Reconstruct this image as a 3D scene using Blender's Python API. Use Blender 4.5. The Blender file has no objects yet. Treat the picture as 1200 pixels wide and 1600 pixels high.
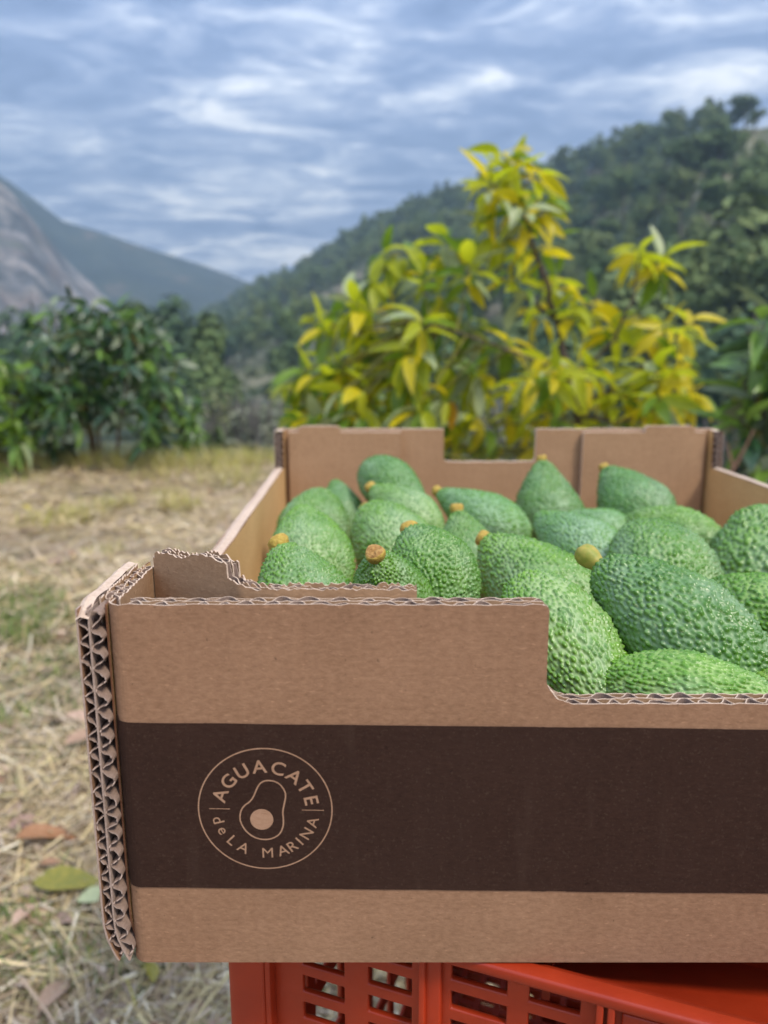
import bpy, math, random
import numpy as np
from mathutils import Vector, Matrix, kdtree

random.seed(7)
rng = np.random.default_rng(11)
scene = bpy.context.scene
C = scene.collection
R = math.radians

# ------------------------------------------------------------------ camera, light, exposure
S = 1.2136                      # metres per drawing unit of the box and its crates
PITCH = R(12.0)
HC = 0.868                      # camera height above the terrace
cam_d = bpy.data.cameras.new('camera')
cam = bpy.data.objects.new('camera', cam_d)
C.objects.link(cam)
cam.location = (0, 0, HC)
cam.rotation_euler = (R(90) - PITCH, 0, 0)
cam_d.sensor_width = 36
cam_d.lens = 27
cam_d.clip_start = 0.02
cam_d.clip_end = 8000
cam_d.dof.use_dof = True
cam_d.dof.focus_distance = 0.315
cam_d.dof.aperture_fstop = 8.6
scene.camera = cam

SUN_EL, SUN_AZ = R(55), R(46)   # azimuth measured from behind the camera towards the right
sd = Vector((math.sin(SUN_AZ) * math.cos(SUN_EL), -math.cos(SUN_AZ) * math.cos(SUN_EL), math.sin(SUN_EL)))
sun_d = bpy.data.lights.new('sun', 'SUN')
sun_d.energy = 1.5
sun_d.angle = R(12)
sun_d.color = (1.0, 0.91, 0.77)
sun = bpy.data.objects.new('sun', sun_d)
C.objects.link(sun)
sun.location = (3, -3, 6)
sun.rotation_euler = sd.to_track_quat('Z', 'Y').to_euler()

scene.view_settings.view_transform = 'Standard'
scene.view_settings.look = 'None'
scene.view_settings.gamma = 1
scene.view_settings.use_curve_mapping = False
scene.view_settings.exposure = 1.3

world = bpy.data.worlds.new('World')
scene.world = world
world.use_nodes = True
nt = world.node_tree
N, L = nt.nodes, nt.links
N.clear()
def nd(tree, typ, **kw):
    n = tree.nodes.new(typ)
    for k, v in kw.items():
        setattr(n, k, v)
    return n
def mth(tree, op, a, b=None, clamp=False):
    n = tree.nodes.new('ShaderNodeMath'); n.operation = op; n.use_clamp = clamp
    for i, v in enumerate((a, b)):
        if v is None: continue
        if hasattr(v, 'is_output'): tree.links.new(v, n.inputs[i])
        else: n.inputs[i].default_value = v
    return n.outputs[0]
def ramp(tree, fac, stops, interp='LINEAR'):
    n = tree.nodes.new('ShaderNodeValToRGB')
    e = n.color_ramp.elements
    n.color_ramp.interpolation = interp
    while len(e) < len(stops): e.new(0.5)
    for i, (p, c) in enumerate(stops):
        e[i].position = p
        e[i].color = (c[0], c[1], c[2], 1) if hasattr(c, '__len__') else (c, c, c, 1)
    if fac is not None: tree.links.new(fac, n.inputs[0])
    return n.outputs[0]
def mixc(tree, fac, a, b, blend='MIX'):
    n = tree.nodes.new('ShaderNodeMix'); n.data_type = 'RGBA'; n.blend_type = blend
    for s, v in ((n.inputs[0], fac), (n.inputs[6], a), (n.inputs[7], b)):
        if hasattr(v, 'is_output'): tree.links.new(v, s)
        elif hasattr(v, '__len__'): s.default_value = (v[0], v[1], v[2], 1)
        else: s.default_value = v
    return n.outputs[2]
def noise(tree, vec, scale, detail=4, rough=0.55, dist=0.0):
    n = tree.nodes.new('ShaderNodeTexNoise')
    n.inputs['Scale'].default_value = scale
    n.inputs['Detail'].default_value = detail
    n.inputs['Roughness'].default_value = rough
    n.inputs['Distortion'].default_value = dist
    if vec is not None: tree.links.new(vec, n.inputs['Vector'])
    return n.outputs[0]
def mapping(tree, vec, scale=(1, 1, 1), loc=(0, 0, 0), rot=(0, 0, 0)):
    n = tree.nodes.new('ShaderNodeMapping')
    n.inputs['Scale'].default_value = scale
    n.inputs['Location'].default_value = loc
    n.inputs['Rotation'].default_value = rot
    tree.links.new(vec, n.inputs['Vector'])
    return n.outputs[0]

sky = nd(nt, 'ShaderNodeTexSky')
sky.sky_type = 'NISHITA'
sky.sun_disc = False
sky.sun_elevation = SUN_EL
sky.sun_rotation = math.pi - SUN_AZ
sky.dust_density = 1.0
tc = nd(nt, 'ShaderNodeTexCoord')
sep = nd(nt, 'ShaderNodeSeparateXYZ')
L.new(tc.outputs['Generated'], sep.inputs[0])
zc = mth(nt, 'ADD', mth(nt, 'MAXIMUM', sep.outputs[2], 0.0), 0.055)
cmb = nd(nt, 'ShaderNodeCombineXYZ')
L.new(mth(nt, 'DIVIDE', sep.outputs[0], zc), cmb.inputs[0])
L.new(mth(nt, 'DIVIDE', sep.outputs[1], zc), cmb.inputs[1])
plane = mapping(nt, cmb.outputs[0], (0.8, 1, 1), (5.1, 0.4, 0), (0, 0, R(-14)))
big = noise(nt, plane, 0.85, 3, 0.5, 0.4)
mid = noise(nt, plane, 2.7, 6, 0.60, 0.75)
fin = noise(nt, mapping(nt, plane, (1, 1, 1), (7, 2, 0)), 7.5, 5, 0.62, 0.6)
cl = mth(nt, 'ADD', mth(nt, 'MULTIPLY', big, 0.33), mth(nt, 'ADD', mth(nt, 'MULTIPLY', mid, 0.48), mth(nt, 'MULTIPLY', fin, 0.19)))
low_ = mth(nt, 'MULTIPLY', mth(nt, 'SUBTRACT', 0.24, mth(nt, 'MAXIMUM', sep.outputs[2], 0.0), True), 0.26)
cl = mth(nt, 'ADD', cl, low_)
# thick undersides are blue grey, thin rifts white
cloud = ramp(nt, cl, [(0.37, (1.75, 2.55, 4.5)), (0.455, (2.7, 3.65, 5.9)), (0.51, (4.5, 5.4, 7.5)), (0.555, (7.4, 8.2, 9.7)), (0.605, (12.2, 12.4, 12.6))])
skyb = mixc(nt, 0.88, sky.outputs[0], cloud)
# overcast luminance grows smoothly towards the zenith
grow = mth(nt, 'ADD', mth(nt, 'MULTIPLY', mth(nt, 'MAXIMUM', sep.outputs[2], 0.0), 1.5), 0.72)
skyf = nd(nt, 'ShaderNodeVectorMath', operation='SCALE')
L.new(skyb, skyf.inputs[0]); L.new(grow, skyf.inputs['Scale'])
bg = nd(nt, 'ShaderNodeBackground')
bg.inputs['Strength'].default_value = 0.053
L.new(skyf.outputs[0], bg.inputs['Color'])
wo = nd(nt, 'ShaderNodeOutputWorld')
L.new(bg.outputs[0], wo.inputs['Surface'])

# ------------------------------------------------------------------ helpers
CP, SP = math.cos(PITCH), math.sin(PITCH)
def ray(px, py):
    u, v = (px - 600) / 1200, (800 - py) / 1200
    h = CP + v * SP
    return u / h, (v * CP - SP) / h
def P(px, py, Y):
    a, b = ray(px, py)
    return Vector((a * Y, Y, HC + b * Y))

def tag(o, label=None, cat=None, group=None, kind=None):
    if label: o['label'] = label
    if cat: o['category'] = cat
    if group: o['group'] = group
    if kind: o['kind'] = kind
    return o
def empty(name, loc=(0, 0, 0), rz=0.0):
    o = bpy.data.objects.new(name, None)
    C.objects.link(o)
    o.location = loc
    o.rotation_euler = (0, 0, rz)
    o.empty_display_size = 0.05
    return o
def vhash(ix, iy, seed):
    h = (ix.astype(np.int64) * 374761393 + iy.astype(np.int64) * 668265263 + seed * 1442695041) & 0x7fffffff
    h = ((h ^ (h >> 13)) * 1274126177) & 0x7fffffff
    return ((h ^ (h >> 16)) & 0xffff) / 65535.0
def vnoise(x, y, seed=0):
    x = np.asarray(x, float); y = np.asarray(y, float)
    ix, iy = np.floor(x), np.floor(y)
    fx, fy = x - ix, y - iy
    fx = fx * fx * (3 - 2 * fx); fy = fy * fy * (3 - 2 * fy)
    a = vhash(ix, iy, seed); b = vhash(ix + 1, iy, seed); c = vhash(ix, iy + 1, seed); d = vhash(ix + 1, iy + 1, seed)
    return (a * (1 - fx) + b * fx) * (1 - fy) + (c * (1 - fx) + d * fx) * fy - 0.5
def fbm(x, y, seed=0, octv=4, gain=0.5):
    s = 0; a = 1
    for k in range(octv):
        s = s + a * vnoise(np.asarray(x) * 2 ** k, np.asarray(y) * 2 ** k, seed + k)
        a *= gain
    return s
def sstep(x):
    x = np.clip(x, 0, 1)
    return x * x * (3 - 2 * x)

class MB:
    """collects quads (a triangle repeats nothing: separate list) into one mesh"""
    def __init__(self):
        self.V = []; self.F = []; self.M = []; self.Cc = []; self.n = 0
    def add(self, V, F, m=0, col=None):
        V = np.asarray(V, float).reshape(-1, 3); F = np.asarray(F, int)
        self.V.append(V); self.F.append(F + self.n)
        self.M.append(np.full(len(F), m) if np.isscalar(m) else np.asarray(m))
        if col is not None:
            self.Cc.append(np.broadcast_to(np.asarray(col, float), (len(V), 3)))
        self.n += len(V)
    def mesh(self, name, mats, smooth=False, scale=1.0):
        V = np.concatenate(self.V) * scale
        me = bpy.data.meshes.new(name)
        k = {f.shape[1] for f in self.F}
        if len(k) == 1:
            F = np.concatenate(self.F); w = k.pop()
            me.vertices.add(len(V)); me.vertices.foreach_set('co', V.ravel().astype(np.float32))
            me.loops.add(F.size); me.loops.foreach_set('vertex_index', F.ravel().astype(np.int32))
            me.polygons.add(len(F)); me.polygons.foreach_set('loop_start', (np.arange(len(F)) * w).astype(np.int32))
            me.update(calc_edges=True)
        else:
            me.from_pydata(V.tolist(), [], [tuple(r) for f in self.F for r in f.tolist()])
        for m in (mats if isinstance(mats, (list, tuple)) else [mats]):
            me.materials.append(m)
        me.polygons.foreach_set('material_index', np.concatenate(self.M).astype(np.int32))
        me.polygons.foreach_set('use_smooth', np.full(len(me.polygons), bool(smooth)))
        if self.Cc:
            a = me.attributes.new('tint', 'FLOAT_COLOR', 'POINT')
            c = np.concatenate(self.Cc)
            a.data.foreach_set('color', np.concatenate([c, np.ones((len(c), 1))], 1).ravel().astype(np.float32))
        me.update()
        return me
    def build(self, name, mats, parent=None, smooth=False, scale=1.0):
        o = bpy.data.objects.new(name, self.mesh(name, mats, smooth, scale))
        C.objects.link(o)
        if parent: o.parent = parent
        return o
    def box(self, lo, hi, m=0):
        x0, y0, z0 = lo; x1, y1, z1 = hi
        V = [(x0, y0, z0), (x1, y0, z0), (x1, y1, z0), (x0, y1, z0), (x0, y0, z1), (x1, y0, z1), (x1, y1, z1), (x0, y1, z1)]
        self.add(V, [(0, 3, 2, 1), (4, 5, 6, 7), (0, 1, 5, 4), (1, 2, 6, 5), (2, 3, 7, 6), (3, 0, 4, 7)], m)
    def tube(self, pts, rad, seg=7, m=0, col=None):
        pts = np.asarray(pts, float); n = len(pts)
        rad = np.broadcast_to(np.asarray(rad, float), (n,))
        T = np.gradient(pts, axis=0); T /= np.linalg.norm(T, axis=1)[:, None] + 1e-9
        up = np.array([0, 0, 1.0]) if abs(T[0, 2]) < 0.9 else np.array([1.0, 0, 0])
        A = np.cross(T, up); A /= np.linalg.norm(A, axis=1)[:, None] + 1e-9
        B = np.cross(T, A)
        th = np.linspace(0, 2 * math.pi, seg, endpoint=False)
        V = (pts[:, None] + rad[:, None, None] * (np.cos(th)[None, :, None] * A[:, None] + np.sin(th)[None, :, None] * B[:, None])).reshape(-1, 3)
        F = [(i * seg + j, i * seg + (j + 1) % seg, (i + 1) * seg + (j + 1) % seg, (i + 1) * seg + j) for i in range(n - 1) for j in range(seg)]
        self.add(V, F, m, col)
    def curtain(self, pts, th, lo, hi, m=0, mt=None, fn=None):
        """a sheet of thickness th that follows pts in plan, from lo to hi; mt = material of the cut edges"""
        mt = m if mt is None else mt
        pts = np.asarray(pts, float); n = len(pts)
        lo = np.broadcast_to(np.asarray(lo, float), (n,)); hi = np.broadcast_to(np.asarray(hi, float), (n,))
        T = np.gradient(pts, axis=0); T /= np.linalg.norm(T, axis=1)[:, None] + 1e-12
        Nn = np.stack([T[:, 1], -T[:, 0]], 1) * (th / 2)
        a, b = pts + Nn, pts - Nn
        V = np.concatenate([np.c_[a, lo], np.c_[a, hi], np.c_[b, lo], np.c_[b, hi]])
        if fn is not None: V = fn(V)
        i = np.arange(n - 1)
        f = lambda p, q, r, s: np.stack([p, q, r, s], 1)
        A0, A1, B0, B1 = i, n + i, 2 * n + i, 3 * n + i
        F = [f(A0, A0 + 1, A1 + 1, A1), f(B0 + 1, B0, B1, B1 + 1), f(A1, A1 + 1, B1 + 1, B1), f(A0 + 1, A0, B0, B0 + 1),
             np.array([[0, n, 3 * n, 2 * n]]), np.array([[n - 1, 3 * n - 1, 4 * n - 1, 2 * n - 1]])]
        M = np.concatenate([np.full(n - 1, m), np.full(n - 1, m), np.full(2 * (n - 1), mt), np.full(2, mt)])
        self.add(V, np.concatenate(F), M)

# ------------------------------------------------------------------ materials
def new_mat(name):
    m = bpy.data.materials.new(name)
    m.use_nodes = True
    t = m.node_tree
    b = t.nodes['Principled BSDF']
    return m, t, b
def obj_co(t):
    return t.nodes.new('ShaderNodeTexCoord').outputs['Object']
def bump(t, b, h, strength, dist):
    n = t.nodes.new('ShaderNodeBump')
    n.inputs['Strength'].default_value = strength
    n.inputs['Distance'].default_value = dist
    t.links.new(h, n.inputs['Height'])
    t.links.new(n.outputs[0], b.inputs['Normal'])
def noisy(name, c0, c1, scale, rough=0.8, spec=0.3, bstr=0.0, bdist=0.01, detail=5, vec_scale=(1, 1, 1), lo=0.35, hi=0.65, co='Object'):
    m, t, b = new_mat(name)
    v = t.nodes.new('ShaderNodeTexCoord').outputs[co]
    v = mapping(t, v, vec_scale)
    n = noise(t, v, scale, detail, 0.6)
    t.links.new(ramp(t, n, [(lo, c0), (hi, c1)]), b.inputs['Base Color'])
    b.inputs['Roughness'].default_value = rough
    b.inputs['Specular IOR Level'].default_value = spec
    if bstr: bump(t, b, n, bstr, bdist)
    return m

def kraft(name, c0, c1, speck=True, fine=1.0):
    m, t, b = new_mat(name)
    v = obj_co(t)
    fib = noise(t, mapping(t, v, (330, 330, 620)), 1.0, 4, 0.7)
    blot = noise(t, v, 22, 4, 0.6)
    streak = noise(t, mapping(t, v, (45, 45, 170)), 1.0, 3, 0.6)
    s = mth(t, 'ADD', mth(t, 'MULTIPLY', fib, 0.58), mth(t, 'ADD', mth(t, 'MULTIPLY', blot, 0.28), mth(t, 'MULTIPLY', streak, 0.14)))
    col = ramp(t, s, [(0.34, c0), (0.66, c1)])
    if speck:
        sp = noise(t, v, 420, 2, 0.5)
        col = mixc(t, ramp(t, sp, [(0.70, 0.0), (0.76, 0.55)]), col, tuple(0.38 * c for c in c0))
        sp2 = noise(t, mapping(t, v, (330, 330, 800), (3, 1, 2)), 1.0, 1, 0.5)
        col = mixc(t, ramp(t, sp2, [(0.66, 0.0), (0.74, 0.35)]), col, tuple(min(1, 1.5 * c) for c in c1))
    t.links.new(col, b.inputs['Base Color'])
    b.inputs['Roughness'].default_value = 0.82
    b.inputs['Specular IOR Level'].default_value = 0.25
    sx = nd(t, 'ShaderNodeSeparateXYZ'); t.links.new(v, sx.inputs[0])
    ridge_ = mth(t, 'MULTIPLY', mth(t, 'SINE', mth(t, 'MULTIPLY', sx.outputs[0], 616.0)), 0.10 if speck else 0.0)
    dent = mth(t, 'MULTIPLY', noise(t, v, 26, 3, 0.5), 0.9 if speck else 0.0)
    bump(t, b, mth(t, 'ADD', mth(t, 'MULTIPLY', fib, 0.5), mth(t, 'ADD', ridge_, dent)), 0.5 * fine, 0.0008)
    return m
M_kraft = kraft('kraft_liner', (0.202, 0.106, 0.057), (0.326, 0.183, 0.106))
M_kraft_in = kraft('kraft_inner', (0.285, 0.165, 0.088), (0.40, 0.245, 0.138))
M_kraft_sidelit = kraft('kraft_inner_sidelit', (0.48, 0.29, 0.115), (0.62, 0.405, 0.185))  # inner kraft with the light on the side walls put into its colour
M_cut = kraft('kraft_cut_edge', (0.42, 0.30, 0.22), (0.64, 0.50, 0.395), speck=False)
M_flute = kraft('kraft_fluting_shaded', (0.17, 0.115, 0.09), (0.30, 0.21, 0.165), speck=False)  # wave walls darkened in colour to stand for shade inside the cells
M_cut2 = kraft('kraft_torn_edge', (0.26, 0.185, 0.145), (0.44, 0.33, 0.27), speck=False)
M_gap_shade = kraft('kraft_gap_shade', (0.13, 0.055, 0.028), (0.20, 0.09, 0.045), speck=False)  # shade of the gap beside the front panel, painted as dark reddish kraft
M_print = kraft('brown_print', (0.025, 0.0118, 0.0080), (0.043, 0.0212, 0.0145), speck=True, fine=0.8)
t_ = M_print.node_tree; b_ = t_.nodes['Principled BSDF']
lk = b_.inputs['Base Color'].links[0]; src = lk.from_socket
v_ = obj_co(t_)
pat = noise(t_, mapping(t_, v_, (14, 14, 5)), 1.0, 6, 0.7)
rub = noise(t_, mapping(t_, v_, (90, 90, 12), (1, 2, 3)), 1.0, 4, 0.65)
c_ = mixc(t_, ramp(t_, pat, [(0.35, 0.0), (0.7, 0.5)]), src, (0.041, 0.0215, 0.0155))
c_ = mixc(t_, ramp(t_, rub, [(0.58, 0.0), (0.75, 0.25)]), c_, (0.075, 0.046, 0.033))
c_ = mixc(t_, ramp(t_, noise(t_, v_, 900, 2, 0.5), [(0.60, 0.0), (0.72, 0.4)]), c_, (0.075, 0.046, 0.032))
t_.links.new(c_, b_.inputs['Base Color'])
M_print.node_tree.nodes['Principled BSDF'].inputs['Specular IOR Level'].default_value = 0.10
M_logo = kraft('kraft_unprinted', (0.30, 0.165, 0.097), (0.40, 0.24, 0.152), speck=False)

def avocado_mat():
    m, t, b = new_mat('avocado_skin')
    at = nd(t, 'ShaderNodeAttribute', attribute_name='bump')
    oi = nd(t, 'ShaderNodeObjectInfo')
    v = obj_co(t)
    blot = noise(t, v, 2.2, 4, 0.6)
    h = ramp(t, at.outputs['Fac'], [(0.05, 0.0), (0.55, 1.0)])
    pit = mixc(t, ramp(t, blot, [(0.35, 0.0), (0.65, 1.0)]), (0.120, 0.235, 0.062), (0.235, 0.345, 0.138))
    knob = mixc(t, ramp(t, noise(t, v, 6, 3, 0.5), [(0.3, 0.0), (0.7, 1.0)]), (0.050, 0.150, 0.009), (0.112, 0.250, 0.017))
    col = mixc(t, h, pit, knob)
    col = mixc(t, 1.0, col, oi.outputs['Color'], 'MULTIPLY')
    bl2 = noise(t, v, 1.6, 3, 0.55, 0.4)
    col = mixc(t, ramp(t, bl2, [(0.45, 0.0), (0.68, 0.34)]), col, (0.27, 0.36, 0.25))
    # scuffs, lenticels
    sc = noise(t, v, 9, 5, 0.7, 1.0)
    col = mixc(t, ramp(t, sc, [(0.645, 0.0), (0.74, 0.5)]), col, (0.16, 0.12, 0.06))
    col = mixc(t, ramp(t, noise(t, v, 34, 2, 0.5), [(0.66, 0.0), (0.72, 0.5)]), col, (0.36, 0.42, 0.20))
    t.links.new(col, b.inputs['Base Color'])
    b.inputs['Roughness'].default_value = 0.36
    t.links.new(ramp(t, h, [(0.0, 0.42), (1.0, 0.23)]), b.inputs['Roughness'])
    b.inputs['Specular IOR Level'].default_value = 0.5
    bump(t, b, noise(t, v, 60, 3, 0.6), 0.12, 0.01)
    return m
M_avo = avocado_mat()
M_stem = noisy('avocado_stem', (0.36, 0.22, 0.035), (0.48, 0.34, 0.06), 4, 0.6, 0.4, 0.3, 0.05)
M_stemcut = noisy('avocado_stem_scar', (0.27, 0.13, 0.04), (0.48, 0.29, 0.10), 5, 0.8, 0.2, 0.4, 0.05)
M_stemgreen = noisy('avocado_stem_green', (0.22, 0.24, 0.03), (0.38, 0.30, 0.06), 3, 0.55, 0.4)

def leaf_mat(name, c0, c1, trans, rough=0.38):
    m, t, b = new_mat(name)
    oi = nd(t, 'ShaderNodeObjectInfo')
    v = obj_co(t)
    n = noise(t, v, 9, 3, 0.6)
    col = ramp(t, mth(t, 'ADD', mth(t, 'MULTIPLY', n, 0.7), mth(t, 'MULTIPLY', oi.outputs['Random'], 0.3)), [(0.3, c0), (0.7, c1)])
    t.links.new(col, b.inputs['Base Color'])
    b.inputs['Roughness'].default_value = rough
    b.inputs['Specular IOR Level'].default_value = 0.5
    tr = nd(t, 'ShaderNodeBsdfTranslucent')
    t.links.new(col, tr.inputs['Color'])
    mx = nd(t, 'ShaderNodeMixShader')
    mx.inputs[0].default_value = trans
    t.links.new(b.outputs[0], mx.inputs[1]); t.links.new(tr.outputs[0], mx.inputs[2])
    t.links.new(mx.outputs[0], t.nodes['Material Output'].inputs['Surface'])
    return m
ML_yellow = leaf_mat('leaf_yellow', (0.58, 0.50, 0.012), (0.76, 0.63, 0.02), 0.58)
ML_lime = leaf_mat('leaf_lime', (0.38, 0.46, 0.015), (0.56, 0.58, 0.022), 0.6)
ML_green = leaf_mat('leaf_green', (0.13, 0.25, 0.02), (0.23, 0.34, 0.03), 0.48)
ML_pale = leaf_mat('leaf_pale', (0.27, 0.34, 0.16), (0.38, 0.43, 0.22), 0.3)
ML_orange = leaf_mat('leaf_orange', (0.42, 0.22, 0.01), (0.55, 0.32, 0.012), 0.35)
ML_dark = leaf_mat('leaf_dark', (0.034, 0.088, 0.026), (0.07, 0.145, 0.042), 0.25, 0.30)
ML_deep = leaf_mat('leaf_deep', (0.015, 0.045, 0.022), (0.03, 0.075, 0.03), 0.15, 0.30)
ML_fresh = leaf_mat('leaf_fresh', (0.12, 0.24, 0.035), (0.20, 0.33, 0.05), 0.35, 0.34)
ML_grey = leaf_mat('leaf_greygreen', (0.14, 0.19, 0.11), (0.22, 0.26, 0.16), 0.25, 0.38)
M_bark = noisy('bark', (0.06, 0.042, 0.035), (0.13, 0.095, 0.078), 30, 0.9, 0.2, 0.5, 0.01)
M_bark_red = noisy('bark_reddish', (0.11, 0.065, 0.04), (0.20, 0.12, 0.08), 30, 0.9, 0.2, 0.5, 0.01)
M_twig = noisy('twig_green', (0.12, 0.13, 0.03), (0.20, 0.17, 0.04), 20, 0.7, 0.3)

M_plastic, t_, b_ = new_mat('orange_plastic')
v_ = obj_co(t_)
t_.links.new(ramp(t_, noise(t_, v_, 30, 5, 0.6), [(0.3, (0.26, 0.019, 0.0035)), (0.7, (0.34, 0.030, 0.006))]), b_.inputs['Base Color'])
b_.inputs['Roughness'].default_value = 0.42
b_.inputs['Specular IOR Level'].default_value = 0.45
b_.inputs['Subsurface Weight'].default_value = 0.0
bump(t_, b_, noise(t_, v_, 300, 3, 0.6), 0.15, 0.0006)

def tint_mat(name, rough, trans=0.0, spec=0.3):
    m, t, b = new_mat(name)
    at = nd(t, 'ShaderNodeAttribute', attribute_name='tint')
    t.links.new(at.outputs['Color'], b.inputs['Base Color'])
    b.inputs['Roughness'].default_value = rough
    b.inputs['Specular IOR Level'].default_value = spec
    if trans:
        tr = nd(t, 'ShaderNodeBsdfTranslucent')
        t.links.new(at.outputs['Color'], tr.inputs['Color'])
        mx = nd(t, 'ShaderNodeMixShader'); mx.inputs[0].default_value = trans
        t.links.new(b.outputs[0], mx.inputs[1]); t.links.new(tr.outputs[0], mx.inputs[2])
        t.links.new(mx.outputs[0], t.nodes['Material Output'].inputs['Surface'])
    return m
M_straw = tint_mat('straw', 0.7, 0.15)
M_grass = tint_mat('grass_blades', 0.55, 0.35)

# ------------------------------------------------------------------ terrain
def edge_y(x):
    return 5.75 - 2.0 * sstep((np.asarray(x, float) + 1.2) / 2.6)
def zground(x, y):
    x = np.asarray(x, float); y = np.asarray(y, float)
    d = y - edge_y(x)
    near = 0.05 * fbm(x * 0.8, y * 0.8, 3, 3) + 0.03 * fbm(x * 3, y * 3, 9, 3)
    near = near * sstep((np.hypot(x, y - 0.45) - 0.55) / 0.6)
    lip = 0.05 * np.exp(-((d + 0.3) / 0.5) ** 2)
    fall = -1.3 * sstep(d / 2.2) - 5.2 * sstep(d / 26.0)
    return near + lip + fall + np.where(d > 0, 0.5 * fbm(x * 0.12, y * 0.12, 21, 3) * sstep(d / 12), 0)
def polar_sheet(rs, az):
    A, Rr = np.meshgrid(az, rs)
    n, m = A.shape
    idx = np.arange(n * m).reshape(n, m)
    F = np.stack([idx[:-1, :-1], idx[:-1, 1:], idx[1:, 1:], idx[1:, :-1]], -1).reshape(-1, 4)
    return A, Rr, F

rs = np.concatenate([[0.02], np.geomspace(0.2, 12, 130), np.geomspace(12.6, 5000, 60)])
az = np.linspace(-math.pi, math.pi, 241)
A, Rr, F = polar_sheet(rs, az)
X, Y = Rr * np.sin(A), Rr * np.cos(A)
Z = zground(X, Y)
# far behind the camera the terrace simply runs on
b = MB(); b.add(np.stack([X, Y, Z], -1).reshape(-1, 3), F)
def ground_mat():
    m, t, b = new_mat('dry_ground')
    v = obj_co(t)
    n1 = noise(t, v, 1.6, 5, 0.6)
    n2 = noise(t, v, 28, 6, 0.7)
    c = ramp(t, n2, [(0.3, (0.16, 0.115, 0.08)), (0.5, (0.31, 0.235, 0.165)), (0.72, (0.45, 0.36, 0.26))])
    c = mixc(t, ramp(t, n1, [(0.48, 0.0), (0.62, 0.6)]), c, (0.105, 0.13, 0.05))
    sp = nd(t, 'ShaderNodeSeparateXYZ'); t.links.new(v, sp.inputs[0])
    far = ramp(t, noise(t, v, 0.25, 5, 0.65), [(0.35, (0.05, 0.075, 0.035)), (0.6, (0.12, 0.125, 0.07))])
    low = mth(t, 'MULTIPLY', mth(t, 'SUBTRACT', -0.14, sp.outputs[2]), 5.0, True)
    c = mixc(t, low, c, far)
    t.links.new(c, b.inputs['Base Color'])
    b.inputs['Roughness'].default_value = 0.95
    b.inputs['Specular IOR Level'].default_value = 0.1
    bump(t, b, n2, 0.7, 0.02)
    return m
g = b.build('ground', ground_mat(), smooth=True)
tag(g, kind='structure')

def ridge(tab):
    azs, rr, zz = [], [], []
    for px, py, d in tab:
        a, e = ray(px, py)
        ang = math.atan(a)
        azs.append(ang); rr.append(d); zz.append(HC + e * d * math.cos(ang))
    return np.array(azs), np.array(rr), np.array(zz)
class Slope:
    def __init__(self, tab, feet, zf, drop, power, amp, seed, fall=0.6, gully=0.0):
        self.az, self.r, self.z = ridge(tab)
        self.fa = np.array([math.atan(ray(p, 546)[0]) for p, _ in feet]); self.fr = np.array([d for _, d in feet])
        self.zf, self.drop, self.power, self.amp, self.seed, self.fall, self.gully = zf, drop, power, amp, seed, fall, gully
    def rim(self, a):
        return np.interp(a, self.az, self.r), np.interp(a, self.az, self.z) - self.drop, np.interp(a, self.fa, self.fr)
    def height(self, a, r):
        rr, zr, rf = self.rim(a)
        s = (r - rf) / (rr - rf)
        up = self.zf + (zr - self.zf) * np.clip(s, 0, 1) ** self.power
        up = np.where(s > 1, zr - (s - 1) * (zr - self.zf) * self.fall, up)
        up = np.where(s < 0, self.zf + s * 10, up)
        x, y = r * np.sin(a), r * np.cos(a)
        w = np.clip(s * 3, 0, 1) * np.clip(np.abs(1 - s) * 4 + 0.25, 0.25, 1)
        sc = 6.0 / rr.mean()
        up = up + self.amp * w * fbm(x * sc, y * sc, self.seed, 4)
        if self.gully:
            up = up - self.gully * w * np.abs(fbm(a * 14 + 0.3 * s, s * 1.5, self.seed + 50, 3))
        return up
    def build(self, name, mat, a0, a1, na, nr, s1):
        az = np.linspace(a0, a1, na)
        rr, zr, rf = self.rim(az)
        s = np.linspace(-0.06, s1, nr)[:, None]
        Rr = rf + s * (rr - rf)
        A = np.broadcast_to(az, Rr.shape)
        Z = self.height(A, Rr)
        idx = np.arange(Rr.size).reshape(Rr.shape)
        F = np.stack([idx[:-1, :-1], idx[:-1, 1:], idx[1:, 1:], idx[1:, :-1]], -1).reshape(-1, 4)
        b = MB(); b.add(np.stack([Rr * np.sin(A), Rr * np.cos(A), Z], -1).reshape(-1, 3), F)
        return tag(b.build(name, mat, smooth=True), kind='structure')

hill = Slope([(250, 520, 420), (330, 478, 400), (400, 432, 380), (450, 415, 365), (500, 387, 350), (560, 350, 330), (620, 325, 315), (680, 300, 300),
              (740, 285, 285), (870, 245, 255), (940, 214, 240), (1000, 190, 222), (1060, 167, 205), (1140, 142, 188), (1200, 135, 178), (1400, 60, 150), (1900, -40, 120)],
             [(250, 90), (400, 65), (600, 48), (900, 40), (1200, 30), (1900, 24)], -6.5, 6.8, 1.2, 9.0, 31, 0.5, 7.0)
M_hill = None
def hill_mat():
    m, t, b = new_mat('wooded_hill')
    v = obj_co(t)
    n = noise(t, v, 0.045, 5, 0.6)
    n2 = noise(t, v, 0.6, 4, 0.7)
    c = ramp(t, n, [(0.38, (0.075, 0.10, 0.05)), (0.50, (0.15, 0.155, 0.085)), (0.62, (0.32, 0.275, 0.19))])
    c = mixc(t, ramp(t, n2, [(0.4, 0.0), (0.62, 0.6)]), c, (0.045, 0.07, 0.03))
    t.links.new(c, b.inputs['Base Color'])
    b.inputs['Roughness'].default_value = 0.95
    b.inputs['Specular IOR Level'].default_value = 0.1
    return m
hill.build('hillside', hill_mat(), R(-19), R(52), 170, 90, 1.5)

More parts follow.
